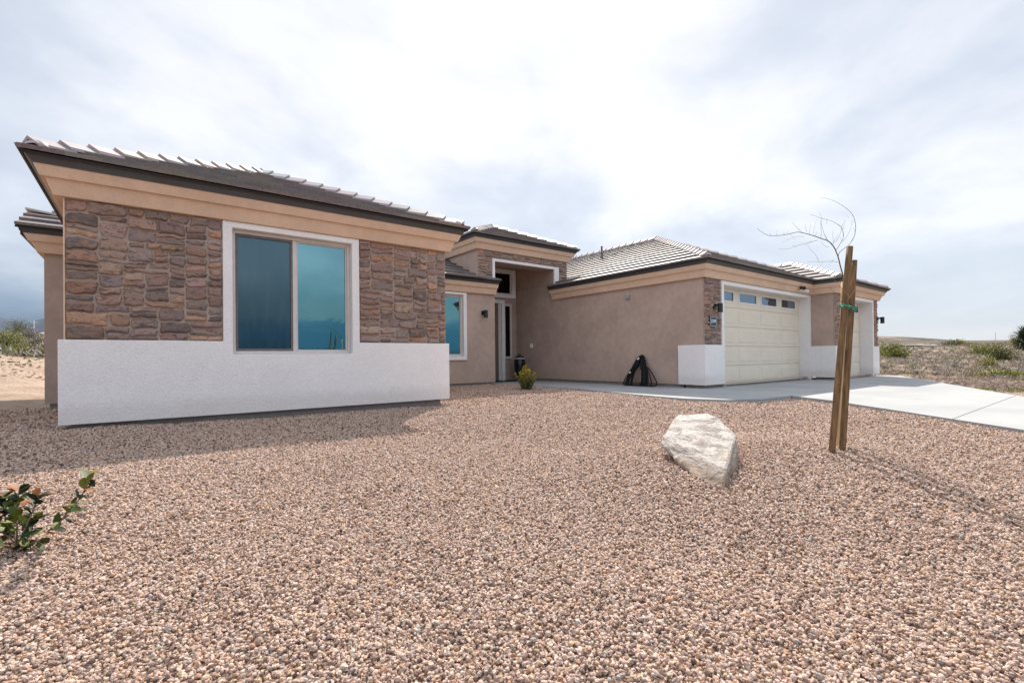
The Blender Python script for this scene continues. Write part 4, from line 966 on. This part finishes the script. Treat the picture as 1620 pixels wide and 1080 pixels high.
# ================================================================ PLANTS
def leaf(mb, base, direc, up, L, w, fold=.25, curl=.15):
    d = direc.normalized(); s_ = d.cross(up); s_ = s_.normalized() if s_.length > 1e-4 else d.orthogonal().normalized(); nn = s_.cross(d)
    prof = [(0, .12), (.25, .7), (.55, 1.), (.8, .8), (1., .12)]; k = len(mb.v)
    for t, q in prof:
        c = base+d*(L*t)-nn*(curl*L*t*t)
        mb.v += [tuple(c-s_*(w*q/2)+nn*(fold*w*q/2)), tuple(c), tuple(c+s_*(w*q/2)+nn*(fold*w*q/2))]
    for i in range(4):
        for j in range(2): a0 = k+i*3+j; mb.face((a0, a0+1, a0+4, a0+3))
def near_shrub():
    b = onz(22, 872, -.03); t = thing('shrub', tuple(b), 'small dark green broad leaved shrub at the left edge of the foreground gravel', 'shrub')
    st, lv = MB(), MB(); rn = random.Random(21); d0 = dfor(22, 872)
    stems = [[(26, 866), (27, 830), (28, 800), (31, 773)], [(26, 866), (12, 835), (6, 805), (4, 785)], [(26, 866), (40, 835), (52, 808), (60, 785)], [(26, 866), (16, 850), (-6, 835), (-16, 815)], [(28, 864), (48, 846), (52, 825)],
             [(28, 866), (60, 855), (78, 838), (98, 822), (113, 802), (128, 786), (137, 765), (142, 750)], [(26, 866), (-12, 860), (-40, 840)], [(26, 868), (0, 862), (-14, 870)], [(27, 866), (22, 840), (16, 812), (20, 790)], [(30, 862), (38, 850), (42, 862)]]
    for si, L in enumerate(stems):
        P = smooth_path([atd(x, y, d0+(.0 if i == 0 else rn.uniform(-.06, .06))) for i, (x, y) in enumerate(L)]); st.cur = (.20, .13, .09); n_ = len(P)
        st.tube(P, [.0042-.0026*i/n_ for i in range(n_)], 6)
        for i in range(4, n_, 1 if si != 5 else 2):
            for q in range(2 if si != 5 else 1 if i < 14 else 2):
                A = i*2.4+q*3.1+rn.random(); tdir = (P[min(i+1, n_-1)]-P[i-1]).normalized(); o_ = tdir.orthogonal().normalized(); w = tdir.cross(o_)
                dr = (o_*math.cos(A)+w*math.sin(A))*.8+tdir*rn.uniform(.5, 1.0)
                k = rn.random(); lv.cur = (.012, .030, .013) if k < .45 else ((.045, .068, .012) if k < .75 else ((.11, .125, .014) if k < .96 else (.22, .08, .02)))
                if i > n_-4 and rn.random() < .35: lv.cur = rn.choice([(.24, .08, .02), (.16, .12, .02)])
                leaf(lv, P[i], dr, Vector((rn.uniform(-.6, .6), rn.uniform(-.6, .6), 1)), rn.uniform(.040, .062), rn.uniform(.026, .038), .18, .2)
    st.build('stem', M_twig, t, smooth=True); lv.build('leaves', M_leaf, t, smooth=True, normals=False)
near_shrub()
def entry_shrub():
    b = onz(833, 616.5, -.03); t = thing('shrub', tuple(b), 'small bushy green shrub with yellow tips beside the entry walkway', 'shrub')
    st, lv = MB(), MB(); rn = random.Random(5)
    for i in range(74):
        A = rn.uniform(0, 6.28); sp = rn.uniform(0, .27); hgt = rn.uniform(.30, .66)*(1-.42*sp/.3); e = b+Vector((math.cos(A)*sp*1.15, math.sin(A)*sp*1.15, hgt)); c = b+Vector((math.cos(A)*sp*.75, math.sin(A)*sp*.75, hgt*.5))
        P = smooth_path([b+Vector((math.cos(A)*sp*.45+rn.uniform(-.03, .03), math.sin(A)*sp*.45+rn.uniform(-.03, .03), 0)), c, e]); st.cur = (.20, .16, .08); st.tube(P, [.005, *[.003]*(len(P)-1)], 5)
        for j in range(1, len(P)):
            for q in range(4):
                dr = Vector((rn.uniform(-1, 1), rn.uniform(-1, 1), rn.uniform(.1, 1.2))); h = (P[j].z-b.z)/.6
                lv.cur = rn.choice([(.66, .50, .03), (.55, .42, .03), (.40, .38, .05)]) if h > .52+rn.uniform(-.2, .3) else rn.choice([(.16, .19, .04), (.24, .27, .07), (.10, .13, .035), (.34, .33, .14)])
                leaf(lv, P[j], dr, Vector((0, 0, 1)), rn.uniform(.035, .065), rn.uniform(.014, .024))
    st.build('stem', M_twig, t); lv.build('leaves', M_leaf, t, smooth=True, normals=False)
entry_shrub()

def tzz(x, y): return float(tz(np.array([[x]]), np.array([[y]]))[0, 0])
def bush(c, rx, rz, cols, label, cat='bush', n_=900, ls=.08, group=None, name='desert_bush', seed=1, trunk=False, gap=.45):
    t = thing(name, tuple(c), label, cat, group); st, lv = MB(), MB(); rn = random.Random(seed); tips = []
    for i in range(26):
        A = rn.uniform(0, 6.28); e = rn.uniform(.25, 1.35); L = rn.uniform(.6, 1.)
        d = Vector((math.cos(A)*math.cos(e)*rx, math.sin(A)*math.cos(e)*rx, math.sin(e)*rz*2*.92))*L
        P = smooth_path([c, c+Vector((d.x*.35, d.y*.35, d.z*.5)), c+d], 3); st.cur = (.16, .12, .085); st.tube(P, [.022*rx, *[.010*rx]*(len(P)-1)], 4); tips.append((P, d))
    for i in range(n_):
        P, d = rn.choice(tips); q = P[rn.randint(2, len(P)-1)]; f = rn.uniform(.35, 1)
        o_ = Vector((rn.gauss(0, 1)*rx*.17, rn.gauss(0, 1)*rx*.17, rn.gauss(0, 1)*rz*.2)); q = q+o_; q.z = max(q.z, c.z+.02)
        base = rn.choice(cols); k = rn.uniform(.7, 1.3); lv.cur = tuple(x*k for x in base)
        dr = Vector((rn.uniform(-1, 1), rn.uniform(-1, 1), rn.uniform(-.2, 1.2))); leaf(lv, q, dr, Vector((rn.uniform(-1, 1), rn.uniform(-1, 1), .6)), ls*rn.uniform(.7, 1.4), ls*.5*rn.uniform(.7, 1.3), .2, .1)
    st.build('stem', M_twig, t); lv.build('foliage', M_leaf, t, normals=False); return t
def place(px, py, d):                 # a spot on the terrain in the direction of a photo point
    q = atd(px, py, d); q.z = tzz(q.x, q.y)-.03; return q
GRN = [(.17, .19, .035), (.25, .26, .055), (.11, .12, .025), (.32, .31, .10)]; YGR = [(.28, .27, .05), (.38, .34, .09), (.17, .17, .04)]; DKG = [(.06, .075, .018), (.10, .11, .028), (.16, .155, .04)]
for i, (px, py, d, rx, rz, cols, lab, nn_) in enumerate([
    (1416, 556, 30, .92, .62, GRN, 'round green creosote bush behind the far garage corner', 2200),
    (1397, 556, 33, .55, .55, GRN, 'small olive bush half hidden by the far garage corner', 700),
    (1503, 553, 44, .95, .40, DKG, 'dark green bush at the end of the far road', 1500),
    (1521, 553, 46, .9, .36, YGR, 'yellow green bush just right of the dark bush by the far road', 1200),
    (1563, 556, 31, 1.25, .45, GRN, 'large loose green bush on the right desert lot, left half of the biggest clump', 2300),
    (1584, 566, 24, .80, .46, DKG, 'large dark bush on the right desert lot, nearest part of the biggest clump', 2000),
    (1562, 578, 21, .45, .32, YGR, 'low yellowish bush in front of the biggest clump on the right lot', 800),
    (1608, 552, 36, .55, .55, YGR, 'small dry bush under the spiky yucca at the right edge', 600),
    (1613, 596, 16.5, .8, .20, GRN, 'low green ground bush by the driveway at the right edge', 1500),
    (1575, 592, 17.5, .7, .18, YGR, 'low yellow green ground bush near the far driveway edge', 1300),
    (2, 560, 26, 1.1, .75, GRN, 'large yellow green bush at the far left edge of the lot', 3200),
    (30, 545, 50, 1.5, 1.1, DKG, 'dark olive bush behind the large left bush', 1800),
    (27, 566, 25, .6, .26, GRN, 'low green bush at the foot of the large left bush', 900),
    (48, 549, 38, .9, .6, [(.22, .19, .17), (.30, .27, .24), (.15, .13, .12)], 'dry grey brush on the left rise', 1200),
    (60, 556, 30, .5, .4, [(.24, .21, .19), (.32, .29, .25), (.16, .13, .11)], 'small dry grey brush beside the left house corner', 700)]):
    bush(place(px, py, d), rx, rz, cols, lab, n_=int(nn_*1.7), ls=.075 if d > 27 else .055, seed=40+i)
# yucca tree at the right edge
c = place(1622, 540, 33); t = thing('yucca_tree', tuple(c), 'spiky dark green yucca tree rising at the right edge of the lot', 'tree')
m = MB(); m.cur = (.16, .12, .09); hgt = .75; m.tube([c, c+Vector((.05, .05, hgt))], [.14, .10], 8); m.build('trunk', M_twig, t)
m = MB(); rn = random.Random(3); hd = c+Vector((.05, .05, hgt))
for i in range(420):
    A = rn.uniform(0, 6.28); e = rn.uniform(-.7, 1.5); d = Vector((math.cos(A)*math.cos(e), math.sin(A)*math.cos(e), math.sin(e))); m.cur = rn.choice([(.035, .06, .03), (.06, .09, .04), (.03, .045, .025)])
    leaf(m, hd+Vector((0, 0, rn.uniform(-.35, .35))), d, Vector((0, 0, 1)), rn.uniform(.6, .95), .055, .3, .12)
m.build('crown', M_leaf, t, normals=False)

# low scrub, dry grass and stones over the desert: uncountable
sc_ = MB(); rn = random.Random(77)
def tuft(q, s_, cols, blades):
    for b in range(blades):
        A = rn.uniform(0, 6.28); e = rn.uniform(.3, 1.5); L = s_*rn.uniform(.5, 1.); d = Vector((math.cos(A)*math.cos(e), math.sin(A)*math.cos(e), math.sin(e)*.8)); w = s_*rn.uniform(.06, .15)
        o_ = q+Vector((rn.gauss(0, .3)*s_, rn.gauss(0, .3)*s_, rn.uniform(0, .25)*s_)); sd = d.orthogonal().normalized(); k = rn.uniform(.7, 1.3); base = rn.choice(cols); sc_.cur = tuple(x*k for x in base)
        sc_.add([o_-sd*w*.3, o_+sd*w*.3, o_+d*L*.6+sd*w*.6, o_+d*L, o_+d*L*.6-sd*w*.6], [(0, 1, 2, 3, 4)])
DRY = [(.44, .36, .29), (.36, .28, .24), (.52, .44, .36), (.24, .18, .16)]; SAGE = [(.30, .28, .24), (.38, .36, .31), (.17, .15, .135)]; OLV = [(.17, .18, .07), (.23, .23, .10), (.12, .13, .05)]; GRS = [(.24, .26, .05), (.17, .20, .04), (.32, .31, .10)]
cx2 = lambda x, y: (x*CF.x+y*CF.y, x*cR.x+y*cR.y)
cnt = 0
while cnt < 6500:
    px = rn.uniform(1385, 1690); d = 11*(7.5**rn.random()); q = atd(px, 560, d); q.z = 0
    if wd(q.x, q.y) < .45 and d < 24: continue
    if q.y > 5.4 and q.x < 22.6: continue
    q.z = tzz(q.x, q.y); k = rn.random(); s_ = rn.uniform(.06, .24)
    near = wd(q.x, q.y) < 2.6 and d < 24
    cols = (DRY if k < .5 else SAGE if k < .86 else OLV if k < .97 else GRS)
    if near: s_ *= .5; cols = GRS if (q.x < 17 and k < .6) else DRY
    if d > 38: s_ *= 1.3
    if 45 < d < 60 and px < 1545: continue
    tuft(q, s_, cols, rn.randint(11, 22)); cnt += 1
cnt = 0
while cnt < 2300:
    px = rn.uniform(-140, 84); d = 21.5*(4.2**rn.random()**.8); q = atd(px, 560, d); q.z = tzz(q.x, q.y); k = rn.random()
    tuft(q, rn.uniform(.2, .6), (DRY if k < .35 else SAGE if k < .65 else OLV if k < .85 else GRS), rn.randint(16, 26)); cnt += 1
for i in range(620):
    px = rn.uniform(-120, 74); d = rn.uniform(14, 27); q = atd(px, 560, d); q.z = tzz(q.x, q.y); s_ = rn.uniform(.02, .08)*(2.4 if rn.random() < .14 else 1); sc_.cur = rn.choice([(.40, .29, .21), (.27, .155, .09), (.22, .12, .07), (.52, .42, .34)])
    P = [q+Vector((rn.uniform(-1, 1), rn.uniform(-1, 1), rn.uniform(-.2, .7)))*s_ for _ in range(6)]; sc_.add(P, [(0, 1, 2), (0, 2, 3), (0, 3, 4), (1, 4, 5), (2, 3, 5), (1, 2, 5), (3, 4, 5), (0, 1, 4)])
tag(sc_.build('desert_scrub', attr_mat('dry_brush', rough=.9, bmp=.001, sc=20, spec=.1, var=.2), normals=False), 'low dry scrub, tufts and stones covering the desert lots around the house', 'scrub', kind='stuff')

# far left: low buildings and poles
def far_house(px, py, d, w, h, col, rc, label):
    c = place(px, py, d); t = thing('distant_house', tuple(c), label, 'house'); u = Vector((CR.x, CR.y, 0)).normalized(); v = Vector((CF.x, CF.y, 0)).normalized()
    def P(a_, b_, z): return c+u*a_+v*b_+Vector((0, 0, z))
    m = MB(); m.add([P(-w/2, 0, 0), P(w/2, 0, 0), P(w/2, 6, 0), P(-w/2, 6, 0), P(-w/2, 0, h), P(w/2, 0, h), P(w/2, 6, h), P(-w/2, 6, h)], [(0, 1, 5, 4), (1, 2, 6, 5), (2, 3, 7, 6), (3, 0, 4, 7), (4, 5, 6, 7)]); m.build('wall', plain('far_wall', col, .9), t)
    m = MB(); e = .6; m.add([P(-w/2-e, -e, h+.01), P(w/2+e, -e, h+.01), P(w/2+e, 6+e, h+.01), P(-w/2-e, 6+e, h+.01), P(-w/2+2.2, 3, h+1.5), P(w/2-2.2, 3, h+1.5)], [(0, 1, 5, 4), (1, 2, 5), (2, 3, 4, 5), (3, 0, 4), (0, 3, 2, 1)]); m.build('roof', plain('far_roof', rc, .9), t)
    for a_ in (-w*.3, w*.05, w*.3): m = MB(); m.add([P(a_-.6, -.05, 1.0), P(a_+.6, -.05, 1.0), P(a_+.6, -.05, 2.1), P(a_-.6, -.05, 2.1)], [(0, 1, 2, 3)]); m.build('window', M_black, t)
far_house(70, 541, 150, 8, 2.2, (.46, .34, .28), (.40, .27, .22), 'distant pinkish house by the left house corner')
def pole(px, pybase, d, h, label, mt, arm=True, rad=.12):
    c = place(px, pybase, d); t = thing('utility_pole', tuple(c), label, 'utility pole', 'distant poles'); m = MB(); m.tube([c-Vector((0, 0, .3)), c+Vector((0, 0, h))], [rad, rad*.7], 8); m.build('pole', mt, t)
    if arm: u = Vector((CR.x, CR.y, 0)).normalized(); m = MB(); m.tube([c+Vector((0, 0, h-.5))-u*.9, c+Vector((0, 0, h-.5))+u*.9], .06, 6); m.build('cross_arm', mt, t)
pole(54, 541, 120, 4.6, 'pale distant utility pole on the left rise beside the house', M_wplastic)
pole(1575, 548, 150, 3.2, 'thin distant pole above the large bush on the right', M_grey, False, .06)
